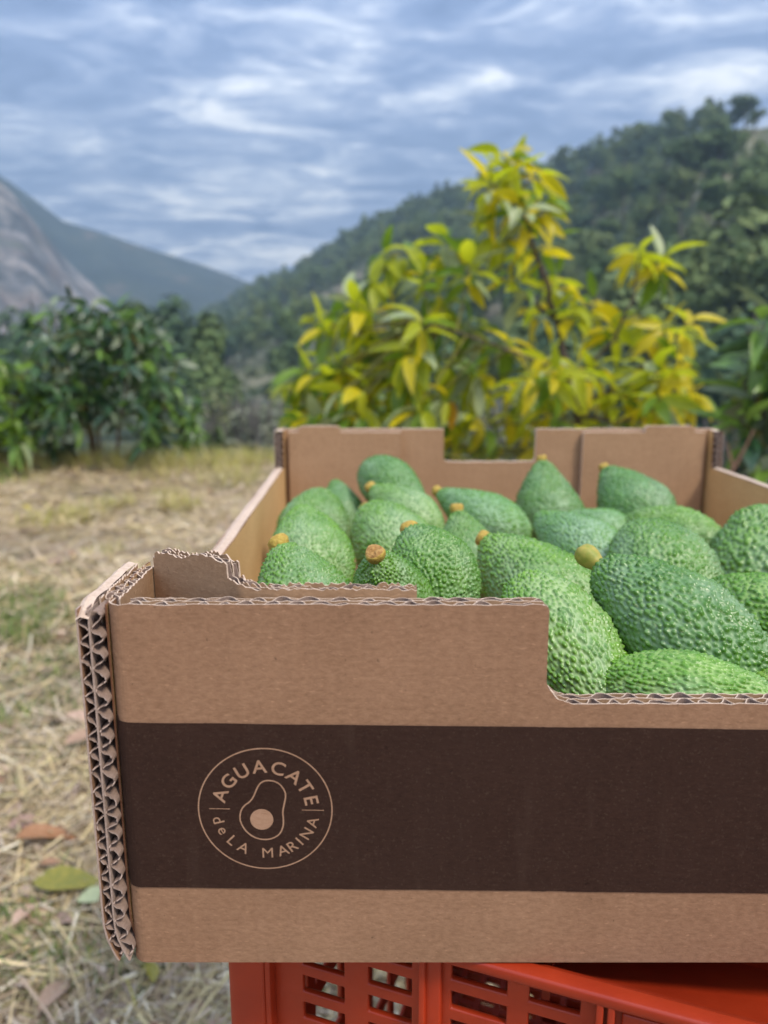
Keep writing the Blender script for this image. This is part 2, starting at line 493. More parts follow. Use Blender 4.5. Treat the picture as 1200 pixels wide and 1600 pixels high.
def rock_mat():
    m, t, b = new_mat('grey_rock')
    v = obj_co(t)
    n = noise(t, v, 0.022, 6, 0.65, 0.6)
    n2 = noise(t, mapping(t, v, (1, 1, 0.45)), 0.05, 6, 0.7, 0.8)
    c = ramp(t, n2, [(0.40, (0.030, 0.036, 0.036)), (0.5, (0.11, 0.108, 0.105)), (0.60, (0.27, 0.235, 0.21))])
    c = mixc(t, ramp(t, n, [(0.52, 0.0), (0.66, 0.55)]), c, (0.20, 0.135, 0.10))
    c = mixc(t, ramp(t, noise(t, v, 0.055, 5, 0.7), [(0.56, 0.0), (0.66, 0.6)]), c, (0.09, 0.10, 0.06))
    t.links.new(c, b.inputs['Base Color'])
    b.inputs['Roughness'].default_value = 0.95
    return m
def far_mat():
    m, t, b = new_mat('far_scrub')
    v = obj_co(t)
    n = noise(t, v, 0.022, 6, 0.65, 0.5)
    sp = nd(t, 'ShaderNodeSeparateXYZ'); t.links.new(v, sp.inputs[0])
    c = ramp(t, n, [(0.40, (0.012, 0.026, 0.020)), (0.58, (0.030, 0.046, 0.030)), (0.70, (0.13, 0.09, 0.065))])
    t.links.new(c, b.inputs['Base Color'])
    b.inputs['Roughness'].default_value = 0.95
    return m
far = Slope([(-900, 60, 760), (-400, 130, 760), (-150, 215, 760), (0, 272, 760), (50, 308, 760), (100, 344, 760), (180, 369, 760), (250, 394, 760), (310, 412, 760),
             (378, 438, 760), (430, 458, 760), (560, 500, 760), (800, 520, 760)],
            [(-900, 360), (200, 420), (800, 470)], -7.0, 0.0, 1.15, 13.0, 77, 0.4, 9.0)
far.build('green_mountain', far_mat(), R(-52), R(8), 200, 70, 1.4)
rocky = Slope([(-900, 90, 500), (-300, 190, 500), (-100, 240, 500), (0, 283, 500), (35, 318, 500), (70, 365, 500), (110, 408, 500), (150, 448, 500), (185, 482, 500), (240, 520, 500), (300, 540, 500)],
              [(-900, 220), (300, 280)], -7.0, 0.0, 1.05, 18.0, 91, 0.5, 24.0)
rocky.build('rocky_mountain', rock_mat(), R(-52), R(-14), 170, 90, 1.4)

# ------------------------------------------------------------------ trees of the valley and hillside
def rand_unit(n):
    v = rng.normal(size=(n, 3)); return v / np.linalg.norm(v, axis=1)[:, None]
def clump_quads(b, cen, size, m, flat=0.0, tint=None, out=None):
    """many small leafy faces, each a bent quad of its own direction"""
    n = len(cen)
    nrm = rand_unit(n); nrm[:, 2] = np.abs(nrm[:, 2]) + flat
    if out is not None: nrm = nrm * 0.45 + out
    nrm /= np.linalg.norm(nrm, axis=1)[:, None]
    t = np.cross(nrm, rand_unit(n)); t /= np.linalg.norm(t, axis=1)[:, None] + 1e-9
    q = np.cross(nrm, t)
    s = size * rng.uniform(0.6, 1.3, n)
    u = (t * s[:, None]); w = (q * (s * rng.uniform(0.35, 0.7, n))[:, None])
    V = np.stack([cen - u, cen - w + nrm * 0.2 * s[:, None], cen + u, cen + w + nrm * 0.2 * s[:, None]], 1).reshape(-1, 3)
    F = np.arange(n * 4).reshape(n, 4)
    b.add(V, F, m, None if tint is None else np.repeat(tint, 4, 0))
def crown_points(n, blobs):
    """blobs: (x,y,z,rx,rz,weight) -> points spread towards the outside of each clump"""
    w = np.array([bl[5] for bl in blobs]); w = w / w.sum()
    k = rng.choice(len(blobs), n, p=w)
    d = rand_unit(n); rad = rng.uniform(0.35, 1.0, n) ** 0.45
    B = np.array(blobs)[k]
    crown_points.out = d + np.array([0, 0, 0.25])
    return np.stack([B[:, 0] + d[:, 0] * rad * B[:, 3], B[:, 1] + d[:, 1] * rad * B[:, 3], B[:, 2] + d[:, 2] * rad * B[:, 4]], 1)
def pine_blobs(kind):
    out = []
    if kind == 'round':
        for i in range(9):
            a = random.uniform(0, 6.28); r = random.uniform(0.05, 0.20)
            out.append((r * math.cos(a), r * math.sin(a), random.uniform(0.42, 0.80), random.uniform(0.10, 0.17), random.uniform(0.08, 0.14), 1))
    elif kind == 'cone':
        for i in range(9):
            z = 0.28 + 0.68 * (i / 8); w = 0.20 * (1.12 - z) + 0.03
            a = random.uniform(0, 6.28)
            out.append((w * 0.5 * math.cos(a), w * 0.5 * math.sin(a), z, w + 0.03, 0.08, 0.4 + w * 4))
    else:                                               # umbrella
        for i in range(9):
            a = i * 0.8; r = random.uniform(0.08, 0.24)
            out.append((r * math.cos(a), r * math.sin(a), random.uniform(0.72, 0.90), random.uniform(0.12, 0.17), random.uniform(0.07, 0.11), 1))
    return out
M_needle = [noisy('pine_needles', (0.078, 0.132, 0.044), (0.155, 0.205, 0.068), 2.2, 0.75, 0.25),
            noisy('pine_needles_light', (0.11, 0.16, 0.05), (0.19, 0.23, 0.08), 2.2, 0.75, 0.25),
            noisy('pine_needles_deep', (0.045, 0.090, 0.046), (0.095, 0.145, 0.064), 2.2, 0.75, 0.25)]
M_trunk = noisy('pine_bark', (0.07, 0.055, 0.045), (0.15, 0.12, 0.10), 12, 0.95, 0.1)
def pine_meshes(kind, n, sz, mi):
    b = MB()
    bl = pine_blobs(kind)
    pts = crown_points(n, bl); clump_quads(b, pts, sz, 0, out=crown_points.out)
    crown = b.mesh('crown', [M_needle[mi]])
    t = MB()
    top = 0.9 if kind != 'umbrella' else 0.76
    t.tube([(0, 0, -0.06), (0.01, 0, 0.2), (-0.01, 0.01, 0.5), (0, 0, top)], [0.022, 0.018, 0.013, 0.004], 6)
    for k in range(5):
        x, y, z = bl[k][:3]
        t.tube([(0, 0, z - 0.12), (x * 0.6, y * 0.6, z - 0.04), (x, y, z)], [0.008, 0.006, 0.003], 4)
    return crown, t.mesh('trunk', [M_trunk])
protos = [pine_meshes(k, n, s, m) for k, n, s, m in (('round', 800, 0.040, 0), ('round', 800, 0.040, 1), ('cone', 800, 0.036, 0), ('round', 800, 0.042, 2), ('umbrella', 700, 0.042, 0), ('cone', 800, 0.038, 1))]
def place_pine(k, loc, h, label, group=None, cat='pine tree', name='pine_tree', w=1.0, rz=None):
    e = empty(name, loc, random.uniform(0, 6.28) if rz is None else rz)
    e.scale = (h * w, h * w, h)
    tag(e, label, cat, group)
    for nm, me in (('crown', protos[k][0]), ('trunk', protos[k][1])):
        o = bpy.data.objects.new(nm, me); C.objects.link(o); o.parent = e
    return e

spots = []
tries = 0
grid = {}
while len(spots) < 1500 and tries < 50000:
    tries += 1
    a = math.atan(ray(random.uniform(300, 1330) if random.random() < 0.75 else random.uniform(1330, 2150), 546)[0])
    rr, zr, rf = hill.rim(a)
    r = math.sqrt(random.uniform((rf + 2) ** 2, (rr * 1.02) ** 2))
    s = (r - rf) / (rr - rf)
    x, y = r * math.sin(a), r * math.cos(a)
    px = 600 + 1200 * math.tan(a)
    open_ = float(fbm(x * 0.03, y * 0.03, 5, 3))
    # the lower slope at the valley end is terraced and more open, the bare patch near the crest too
    if px < 600 and s < 0.70 and open_ > -0.30: continue
    if 1085 < px < 1230 and s > 0.86: continue
    if open_ > 0.42 and s < 0.9: continue
    sp = 3.3 if s > 0.9 else 4.6
    c = (int(x // 4), int(y // 4))
    if any((x - q[0]) ** 2 + (y - q[1]) ** 2 < sp * sp for i in (-1, 0, 1) for j in (-1, 0, 1) for q in grid.get((c[0] + i, c[1] + j), ())): continue
    z = float(hill.height(np.array(a), np.array(r)))
    h = random.uniform(6.0, 10.0)
    grid.setdefault(c, []).append((x, y))
    spots.append((h / r * (0.1 if px > 1290 else 1.0), x, y, z, h, s))
spots.sort(reverse=True)
PINE_LABEL = 'dark green pine on the wooded slope, one of its many look-alike trees'
near = spots[:285]
for i, (_, x, y, z, h, s) in enumerate(near):
    k = random.choice([0, 0, 1, 1, 2, 3, 3, 4, 5])
    place_pine(k, (x, y, z - 0.2), h, PINE_LABEL, 'pines on the wooded hillside', w=random.uniform(0.9, 1.25))
# the rest of the wood, too small to show their parts
fb = MB(); ft = MB()
for _, x, y, z, h, s in spots[285:]:
    kind = random.choice(['round', 'round', 'cone'])
    pts = crown_points(150, pine_blobs(kind)) * h * np.array([1.15, 1.15, 1]) + np.array([x, y, z - 0.2])
    clump_quads(fb, pts, 0.075 * h, random.choice([0, 0, 1, 2]), out=crown_points.out)
    ft.tube([(x, y, z - 0.5), (x, y, z + h * 0.6)], [0.16, 0.06], 4)
tag(fb.build('forest', M_needle), kind='stuff')
tag(ft.build('forest_trunks', M_trunk), kind='stuff')

# lone pines on the skyline
def on_hill(px, frac):
    a = math.atan(ray(px, 546)[0]); rr, zr, rf = hill.rim(a)
    r = rf + (rr - rf) * frac
    return (r * math.sin(a), r * math.cos(a), float(hill.height(np.array(a), np.array(r))) - 0.2)
place_pine(0, [q - d for q, d in zip(on_hill(1133, 0.99), (0, 0, 1.5))], 9.2, 'broad rounded pine standing out against the sky on the hill crest', w=1.5, rz=1.0)
place_pine(3, on_hill(1118, 0.97), 5.5, 'low dark pine just left of the rounded pine on the hill crest', w=1.3, rz=0.4)
place_pine(1, on_hill(1147, 0.96), 5.0, 'low light green pine just right of the rounded pine on the hill crest', w=1.4, rz=2.4)
place_pine(4, on_hill(412, 1.0), 9.0, 'small lone pine at the low tip of the ridge', w=0.75, rz=2.0)

# shrubs on the open terraces
sb = MB()
for i in range(520):
    px = random.uniform(300, 640)
    a = math.atan(ray(px, 546)[0]); rr, zr, rf = hill.rim(a)
    r = rf + (rr - rf) * random.uniform(0.02, 0.75)
    z = float(hill.height(np.array(a), np.array(r)))
    w = random.uniform(0.5, 1.5)
    pts = crown_points(40, [(0, 0, 0.45 * w, w, 0.6 * w, 1)]) + np.array([r * math.sin(a), r * math.cos(a), z])
    clump_quads(sb, pts, 0.3 * w, random.choice([0, 1, 1, 2]), out=crown_points.out)
M_scrub = [noisy('scrub_olive', (0.12, 0.145, 0.07), (0.20, 0.215, 0.11), 1.5, 0.85, 0.2), noisy('scrub_grey', (0.17, 0.185, 0.125), (0.25, 0.26, 0.18), 1.5, 0.85, 0.2),
           noisy('scrub_green', (0.05, 0.085, 0.03), (0.10, 0.13, 0.05), 1.5, 0.85, 0.2)]
tag(sb.build('scrub', M_scrub), kind='stuff')

# round trees standing below the terrace
def round_tree(px, ytop, Yd, wpx, label, mi, group=None, zb=None):
    top = P(px, ytop, Yd)
    z0 = float(zground(np.array(top.x), np.array(Yd))) if zb is None else zb
    h = top.z - z0
    wr = wpx / 1200 * Yd / 2
    e = empty('round_tree', (top.x, Yd, z0)); tag(e, label, 'tree', group)
    b = MB(); bl = []
    for i in range(12):
        a = random.uniform(0, 6.28); r = random.uniform(0.1, 0.62) * wr
        zz = random.uniform(0.42, 0.80)
        bl.append((r * math.cos(a), r * math.sin(a), h * zz, wr * random.uniform(0.38, 0.55), h * random.uniform(0.12, 0.20), 1))
    bl.append((0, 0, h * 0.84, wr * 0.5, h * 0.16, 1))
    pts = crown_points(1800, bl); clump_quads(b, pts, 0.05 * (wr * 2 + h) / 2, 0, out=crown_points.out)
    b.build('crown', [M_needle[mi]], e)
    t = MB(); t.tube([(0, 0, -0.3), (0.05, 0, h * 0.3), (0, 0.05, h * 0.75)], [0.16, 0.12, 0.04], 7)
    for x, y, z, *_ in bl[:5]:
        t.tube([(0, 0, h * 0.3), (x * 0.6, y * 0.6, z * 0.8), (x, y, z)], [0.07, 0.05, 0.02], 5)
    t.build('trunk', M_trunk, e)
for args in [(270, 458, 62, 110, 'taller round dark tree rising behind the leafy bush', 2),
             (328, 486, 46, 100, 'broad dark tree with a shaded foot at the edge of the valley', 0),
             (208, 468, 60, 90, 'round tree half hidden behind the top of the leafy bush', 0),
             (238, 478, 66, 70, 'small round tree between two larger ones above the bush', 2),
             (20, 480, 60, 150, 'dark tree beyond the bright green bush at the picture edge', 2),
             (120, 486, 70, 110, 'low round tree just below the grey rock face', 2),
             (560, 540, 33, 120, 'dark tree seen through the yellow leaves', 0),
             (680, 520, 34, 130, 'dark tree behind the middle of the yellow avocado tree', 2),
             (1010, 430, 44, 170, 'large green tree behind the right side of the yellow tree', 1),
             (1165, 300, 60, 190, 'large rounded pine low on the hillside above the dark bush', 1),
             (1100, 520, 34, 110, 'bluish green tree between the yellow tree and the dark bush', 1),
             (1190, 500, 40, 120, 'shaded tree behind the glossy dark bush', 2),
             (860, 500, 36, 150, 'dark tree behind the forked trunk of the yellow tree', 2)]:
    round_tree(*args)

# grey thicket at the foot of the terrace
def thicket(px, ytop, Yd, wpx, label, grey, group):
    top = P(px, ytop, Yd); z0 = float(zground(np.array(top.x), np.array(Yd)))
    h = top.z - z0; wr = wpx / 1200 * Yd / 2
    e = empty('shrub', (top.x, Yd, z0)); tag(e, label, 'shrub', group)
    t = MB()
    for i in range(60):
        a = random.uniform(0, 6.28); q = random.uniform(0.3, 1.0)
        p0 = np.array([random.uniform(-.3, .3) * wr, random.uniform(-.3, .3) * wr, -0.1])
        p2 = np.array([math.cos(a) * wr * q, math.sin(a) * wr * q, h * random.uniform(0.5, 1.0)])
        p1 = (p0 + p2) / 2 + np.array([0, 0, 0.15 * h])
        t.tube([p0, p1, p2], [0.03, 0.02, 0.008], 4)
    t.build('branches', M_graytwig, e)
    b = MB()
    bl = [(random.uniform(-.6, .6) * wr, random.uniform(-.6, .6) * wr, h * random.uniform(0.3, 0.8), wr * 0.45, h * 0.22, 1) for _ in range(8)]
    clump_quads(b, crown_points(700, bl), 0.07, 0)
    b.build('foliage', [M_scrub[grey]], e)
M_graytwig = noisy('grey_twigs', (0.11, 0.10, 0.095), (0.21, 0.19, 0.175), 8, 0.9, 0.1)
for a in [(395, 618, 12, 90, 'grey twiggy shrub just left of the box corner', 1), (350, 600, 14, 90, 'olive shrub between the leafy bush and the grey thicket', 0),
          (425, 655, 10, 60, 'low grey shrub directly behind the back corner of the box', 1), (460, 610, 15, 90, 'grey green shrub behind the lower yellow leaves', 1),
          (330, 655, 10.5, 60, 'low green shrub beside the leafy bush', 2), (1150, 640, 10, 110, 'dark shrub behind the reddish twig', 2),
          (620, 640, 11, 160, 'dull shrub under the yellow tree, far side', 0), (800, 640, 11, 160, 'dull shrub seen through the notch of the box', 1), (1000, 650, 11, 160, 'dull shrub behind the trunk of the yellow tree', 0)]:
    thicket(*a, None)

# ------------------------------------------------------------------ leafy avocado plants
def leaf_base(curl, fold, wid, nl=7):
    t = np.linspace(0, 1, nl)
    w = wid * (np.sin(math.pi * t ** 0.85) ** 0.85) * (1 - 0.25 * t) + 0.012
    w[-1] = 0.006
    y = t
    z = -curl * t ** 2
    V = []
    for i in range(nl):
        for sgn in (-1, 0, 1):
            V.append((sgn * w[i], y[i] * (1 - 0.15 * curl * t[i]), z[i] + abs(sgn) * fold * w[i] + 0.03 * wid * math.sin(9 * t[i] + sgn)))
    F = []
    for i in range(nl - 1):
        for j in range(2):
            a = i * 3 + j
            F.append((a, a + 1, a + 4, a + 3))
    return np.array(V), np.array(F)
LEAVES = [leaf_base(c, f, w) for c, f, w in ((0.2, 0.55, 0.175), (0.4, 0.4, 0.19), (0.6, 0.65, 0.165), (0.3, 0.2, 0.205), (0.05, 0.5, 0.17))]
leaf_cache = {}
def leaf_mesh(shape, mat):
    k = (shape, mat.name)
    if k not in leaf_cache:
        b = MB(); b.add(*LEAVES[shape])
        leaf_cache[k] = b.mesh('leaf', [mat], smooth=True)
    return leaf_cache[k]
def frame(d, up, roll):
    d = d.normalized()
    x = d.cross(up)
    if x.length < 1e-3: x = Vector((1, 0, 0))
    x.normalize(); z = x.cross(d)
    m = Matrix((x, d, z)).transposed()
    return m @ Matrix.Rotation(roll, 3, 'Y')

def plant(root, stems, tips, leaf_len, mats, weights, per=(6, 10), nparts=300, droop=0.35, bark=None, stem_r=0.02, twig_mat=None, wfun=None):
    """stems: list of polylines (world points); tips: world points where whorls of leaves sit"""
    base = root.location
    loc = lambda p: Vector(p) - base
    nodes = []
    for st in stems:
        pts = [loc(p) for p in st]
        dense = []
        for i in range(len(pts) - 1):
            for k in range(6):
                f = k / 6
                dense.append(pts[i].lerp(pts[i + 1], f) + Vector((random.uniform(-1, 1), random.uniform(-1, 1), 0)) * stem_r * 0.35)
        dense.append(pts[-1])
        n = len(dense)
        nodes.append(dense)
        b = MB(); b.tube([tuple(p) for p in dense], [stem_r * (1 if st is stems[0] else 0.5) * (1 - 0.7 * i / n) for i in range(n)], 8)
        b.build('trunk' if st is stems[0] else 'branch', bark, root, smooth=True)
    allp = [p for d in nodes for p in d]
    twigs = MB(); leaves = []
    for tp in tips:
        tip = loc(tp)
        best = min((p for p in allp if p.z < tip.z + 0.02 or True), key=lambda p: (p - tip).length + 0.9 * max(0, p.z - tip.z + 0.05))
        mid = best.lerp(tip, 0.55) + Vector((0, 0, -0.06 * (tip - best).length))
        twigs.tube([tuple(best), tuple(mid), tuple(tip)], [stem_r * 0.32, stem_r * 0.22, stem_r * 0.12], 5)
        ax = (tip - mid).normalized() + Vector((0, 0, 0.55)); ax.normalize()
        n = random.randint(*per)
        side = ax.orthogonal().normalized()
        a0 = random.uniform(0, 6.28)
        for i in range(n):
            f = i / max(1, n - 1)
            rot = Matrix.Rotation(a0 + i * 2.4, 3, ax)
            spread = R(35 + 55 * f + random.uniform(-12, 12))
            d = ax * math.cos(spread) + (rot @ side) * math.sin(spread)
            d = d + Vector((0, 0, -droop * random.uniform(0.4, 1.5)))
            p = tip - ax * (leaf_len * 0.55 * f) + d.normalized() * leaf_len * 0.08
            ln = leaf_len * random.uniform(0.65, 1.15)
            leaves.append((p, frame(d, Vector((0, 0, 1)), random.gauss(0, 0.5)), ln, random.randrange(len(LEAVES)), random.choices(range(len(mats)), wfun(p + base) if wfun else weights)[0]))
    if len(twigs.V): tag(twigs.build('twigs', twig_mat or bark, root, smooth=True), kind='stuff')
    cb = cam.location - base
    leaves.sort(key=lambda q: (q[0] - cb).length)
    for p, m, ln, s, k in leaves[:nparts]:
        o = bpy.data.objects.new('leaf', leaf_mesh(s, mats[k])); C.objects.link(o); o.parent = root
        o.matrix_local = Matrix.Translation(p) @ (m * ln).to_4x4()
    if len(leaves) > nparts:
        b = MB()
        for p, m, ln, s, k in leaves[nparts:]:
            V, F = LEAVES[s]
            b.add(V @ (np.array(m) * ln).T + np.array(p), F, k)
        tag(b.build('foliage', mats, root, smooth=True), kind='stuff')

def jit(px, py, Y, dy):
    return P(px, py, Y + random.uniform(-dy, dy))
# the yellow tree behind the box
YT = 2.75
bx = P(905, 660, YT)
gz = float(zground(np.array(bx.x), np.array(YT)))
yt = empty('avocado_tree', (bx.x + 0.02, YT, gz))
tag(yt, 'young avocado tree with yellow and lime leaves behind the box', 'tree')
fork = P(893, 600, YT)
stems = [[(bx.x + 0.02, YT, gz - 0.05), bx, fork, P(868, 500, YT + 0.05), P(850, 430, YT), P(820, 340, YT), P(795, 255, YT)],
         [fork, P(830, 560, YT - 0.1), P(760, 535, YT - 0.15), P(660, 500, YT - 0.2)],
         [fork, P(960, 530, YT - 0.1), P(990, 460, YT - 0.15), P(1000, 400, YT - 0.2)],
         [P(905, 640, YT), P(980, 590, YT + 0.1), P(1060, 520, YT + 0.15)],
         [P(868, 500, YT + 0.05), P(790, 440, YT + 0.15), P(700, 400, YT + 0.15), P(620, 395, YT + 0.1)],
         [P(905, 650, YT), P(970, 660, YT - 0.2), P(1050, 625, YT - 0.25)]]
tips = [jit(x, y, YT, 0.12) for x, y in [
    (785, 240), (803, 262), (770, 262), (765, 285), (840, 270), (815, 320), (848, 310), (765, 355), (790, 375), (848, 375), (700, 372), (735, 410), (800, 430), (640, 388), (598, 398), (660, 430), (690, 460),
    (580, 440), (630, 480), (545, 470), (510, 488), (495, 505), (560, 520), (610, 540), (470, 580), (450, 600), (520, 575), (560, 600), (620, 600), (680, 560), (670, 620), (730, 500), (735, 580), (790, 520), (740, 650), (800, 610),
    (830, 480), (872, 430), (900, 480), (860, 560), (850, 640), (930, 470), (950, 500), (940, 570), (1000, 385), (1035, 405), (1000, 490), (1040, 510), (1075, 500), (1060, 560), (1010, 565), (980, 610), (1050, 615), (1085, 615),
    (1020, 650), (960, 650), (520, 640), (580, 660), (650, 680), (720, 700), (780, 690), (850, 700), (480, 640), (910, 690)]]
tips += [jit(random.uniform(490, 1040), random.uniform(560, 720), YT + 0.1, 0.4) for _ in range(40)]
tips += [jit(random.uniform(450, 700), random.uniform(500, 700), YT, 0.3) for _ in range(22)]
plant(yt, stems, tips, 0.128, [ML_yellow, ML_lime, ML_green, ML_pale, ML_orange], [0.31, 0.42, 0.15, 0.115, 0.005], (9, 13), 300, 0.6, M_bark, 0.015, M_twig,
      wfun=lambda p: [0.34, 0.44, 0.12, 0.095, 0.005] if p.x > 0.42 or p.z > 1.28 else [0.15, 0.40, 0.28, 0.165, 0.005])

# the dense dark bush on the terrace edge
DB = 5.6
def z_at(px, py, Yd):
    p = P(px, py, Yd); return (p.x, Yd, float(zground(np.array(p.x), np.array(Yd))))
base = z_at(150, 730, DB)
db = empty('avocado_bush', base)
tag(db, 'dense dark green avocado bush with reddish stems on the terrace edge', 'bush')
stems = [[(base[0], DB, base[2] - 0.05), P(140, 660, DB), P(118, 600, DB), P(90, 530, DB)],
         [(base[0] + 0.03, DB, base[2]), P(155, 670, DB - .1), P(160, 600, DB - .1), P(170, 510, DB)],
         [(base[0] + 0.16, DB - .05, base[2]), P(190, 650, DB), P(198, 590, DB), P(230, 520, DB)],
         [(base[0] - 0.1, DB, base[2]), P(100, 690, DB), P(60, 620, DB)],
         [(base[0] + 0.2, DB, base[2]), P(230, 680, DB - .1), P(265, 620, DB)]]
tips = []
while len(tips) < 150:
    x, y = random.uniform(25, 300), random.uniform(470, 715)
    e = ((x - 152) / 122) ** 2 + ((y - 605) / 128) ** 2
    if e < 1 and not (110 < x < 225 and y > 640 and random.random() < 0.8):
        tips.append(jit(x, y, DB, 0.55))
tips += [jit(x, y, DB, 0.2) for x, y in [(50, 490), (80, 478), (110, 470), (140, 478), (175, 490), (210, 495), (240, 505), (275, 560), (250, 530), (40, 520), (225, 508), (195, 482)]]
plant(db, stems, tips, 0.14, [ML_dark, ML_deep, ML_fresh, ML_grey, ML_orange], [0.38, 0.16, 0.22, 0.23, 0.01], (7, 11), 300, 0.5, M_bark_red, 0.028, M_twig)

# brighter bush behind it, at the picture edge
GB = 5.35
base = z_at(-20, 700, GB)
gb = empty('avocado_bush', base)
tag(gb, 'bright green bush partly behind the dense dark bush', 'bush')
tips = [jit(random.uniform(-90, 42), random.uniform(545, 705), GB, 0.35) for _ in range(48)]
plant(gb, [[(base[0], GB, base[2] - .05), P(-20, 650, GB), P(-10, 570, GB)], [(base[0], GB, base[2]), P(20, 640, GB), P(40, 580, GB)]], tips, 0.16, [ML_fresh, ML_green, ML_dark, ML_pale], [0.45, 0.3, 0.15, 0.1], (7, 10), 300, 0.4, M_bark_red, 0.022, M_twig)
# green spill at the right foot of the dark bush
RB2 = 6.3
base = z_at(285, 715, RB2)
sb2 = empty('avocado_bush', base)
tag(sb2, 'low mid green bush at the foot of the dense dark bush, nearer the box', 'bush')
tips = [jit(random.uniform(240, 310), random.uniform(625, 700), RB2, 0.3) for _ in range(26)]
plant(sb2, [[(base[0], RB2, base[2] - .05), P(285, 670, RB2), P(285, 630, RB2)]], tips, 0.14, [ML_fresh, ML_dark, ML_grey], [0.5, 0.3, 0.2], (6, 9), 300, 0.5, M_bark, 0.018, M_twig)
# glossy bush at the right picture edge
RB = 2.3
base = z_at(1230, 760, RB)
rb = empty('avocado_bush', base)
tag(rb, 'glossy dark green bush reaching in beside the back corner of the box', 'bush')
tips = [jit(x, y, RB, 0.08) for x, y in [(1190, 505), (1205, 540), (1170, 590), (1150, 600), (1190, 610), (1215, 580), (1205, 640), (1185, 690), (1225, 690), (1160, 660), (1240, 520), (1250, 620), (1260, 560), (1235, 640), (1215, 495)]]
plant(rb, [[(base[0], RB, base[2] - .05), P(1235, 690, RB), P(1230, 600, RB), P(1225, 520, RB)], [(base[0], RB, base[2]), P(1210, 700, RB), P(1185, 640, RB), P(1165, 600, RB)]], tips, 0.155,
      [ML_dark, ML_deep, ML_fresh, ML_grey], [0.25, 0.12, 0.42, 0.21], (6, 9), 300, 0.25, M_bark, 0.016, M_twig)
# bare reddish twig next to it
tw = MB()
p0, p1 = P(1128, 760, 2.1), P(1178, 672, 2.1)
tw.tube([tuple(p0 + Vector((-0.12, 0, -0.45))), tuple(p0), tuple(p0.lerp(p1, .5) + Vector((.004, 0, 0))), tuple(p1)], [0.009, 0.008, 0.006, 0.003], 7)
tw.tube([tuple(p0.lerp(p1, .35)), tuple(P(1135, 690, 2.12))], [0.005, 0.002], 6)
tag(tw.build('twig', M_bark_red, smooth=True), 'bare reddish brown twig standing behind the corner of the box', 'twig')
# small plant on the left edge of the terrace
SP_ = 4.9
base = z_at(2, 752, SP_)
sp = empty('seedling', base)
tag(sp, 'small bright green plant on the grass in front of the dark bush', 'plant')
tips = [jit(x, y, SP_, 0.06) for x, y in [(-8, 722), (5, 728), (-20, 735), (8, 738)]]
plant(sp, [[base, P(0, 735, SP_)]], tips, 0.07, [ML_fresh, ML_green], [0.7, 0.3], (4, 6), 60, 0.3, M_twig, 0.006, M_twig)

# ------------------------------------------------------------------ dry grass, leaf litter
def blades(b, x, y, ang, ln, wd, lift, tint, seg=4, upright=False, bend=0.3):
    n = len(x); t = np.linspace(0, 1, seg + 1)
    z0 = zground(x, y)
    ca, sa = np.cos(ang), np.sin(ang)
    k = rng.normal(0, bend, n)
    pts = np.zeros((n, seg + 1, 3))
    if upright:
        out = ln[:, None] * lift[:, None] * t ** 1.7
        pts[..., 0] = x[:, None] + ca[:, None] * out
        pts[..., 1] = y[:, None] + sa[:, None] * out
        pts[..., 2] = z0[:, None] - 0.005 + ln[:, None] * (t * (1 - 0.35 * lift[:, None] * t))
        px_, py_ = -sa, ca
    else:
        u = ln[:, None] * (t - 0.5); v = k[:, None] * ln[:, None] * (t - 0.5) ** 2
        pts[..., 0] = x[:, None] + ca[:, None] * u - sa[:, None] * v
        pts[..., 1] = y[:, None] + sa[:, None] * u + ca[:, None] * v
        pts[..., 2] = z0[:, None] + 0.004 + lift[:, None] * (0.3 + 2.2 * np.abs(t - rng.uniform(0.2, 0.8, n)[:, None]) )
        px_, py_ = -sa, ca
    w = wd[:, None] * (1 - 0.75 * t ** 2) / 2
    off = np.stack([px_[:, None] * w, py_[:, None] * w, np.zeros_like(w) + 0.3 * w * rng.choice([-1, 1], n)[:, None]], -1)
    V = np.stack([pts - off, pts + off], 2).reshape(-1, 3)
    base = (np.arange(n) * (seg + 1) * 2)[:, None]
    i = np.arange(seg) * 2
    F = np.stack([base + i, base + i + 1, base + i + 3, base + i + 2], -1).reshape(-1, 4)
    b.add(V, F, 0, np.repeat(tint, (seg + 1) * 2, 0))
def scatter(n, y0, y1):
    """thicker towards the camera, inside what the lens and a step aside can see"""
    y = np.exp(rng.uniform(math.log(y0), math.log(y1), n))
    x = rng.uniform(-0.95, 0.62, n) * y - 0.1
    return x, y
def keep(x, y, f):
    m = (y < edge_y(x) + 0.4) & f
    return m
def palette(n, cols, var=0.25):
    c = np.array(cols)[rng.integers(0, len(cols), n)]
    return np.clip(c * rng.uniform(1 - var, 1 + var, (n, 1)), 0, 1)
b = MB()
n = 46000
x, y = scatter(n, 0.55, 6.8)
dens = fbm(x * 1.5, y * 1.5, 41, 3)
m = keep(x, y, (dens > -0.22) | (rng.random(n) < 0.4)); x, y = x[m], y[m]; n = len(x)
blades(b, x, y, rng.uniform(0, 6.28, n), rng.uniform(0.06, 0.30, n), rng.uniform(0.0018, 0.0058, n), rng.uniform(0, 0.022, n),
       palette(n, [(.48, .37, .19), (.58, .46, .26), (.38, .29, .17), (.64, .56, .41), (.26, .185, .11), (.46, .38, .20), (.36, .27, .19), (.52, .42, .31)]))
n = 24000
x, y = scatter(n, 2.2, 6.4)
m = keep(x, y, (fbm(x * 1.2, y * 1.2, 45, 3) > -0.3)); x, y = x[m], y[m]; n = len(x)
blades(b, x, y, rng.uniform(0, 6.28, n), rng.uniform(0.10, 0.32, n), rng.uniform(0.004, 0.010, n), rng.uniform(0, 0.03, n),
       palette(n, [(.60, .47, .26), (.52, .39, .21), (.68, .57, .38), (.44, .36, .17), (.56, .44, .33), (.40, .29, .20)]))
tag(b.build('straw_litter', M_straw), kind='stuff')

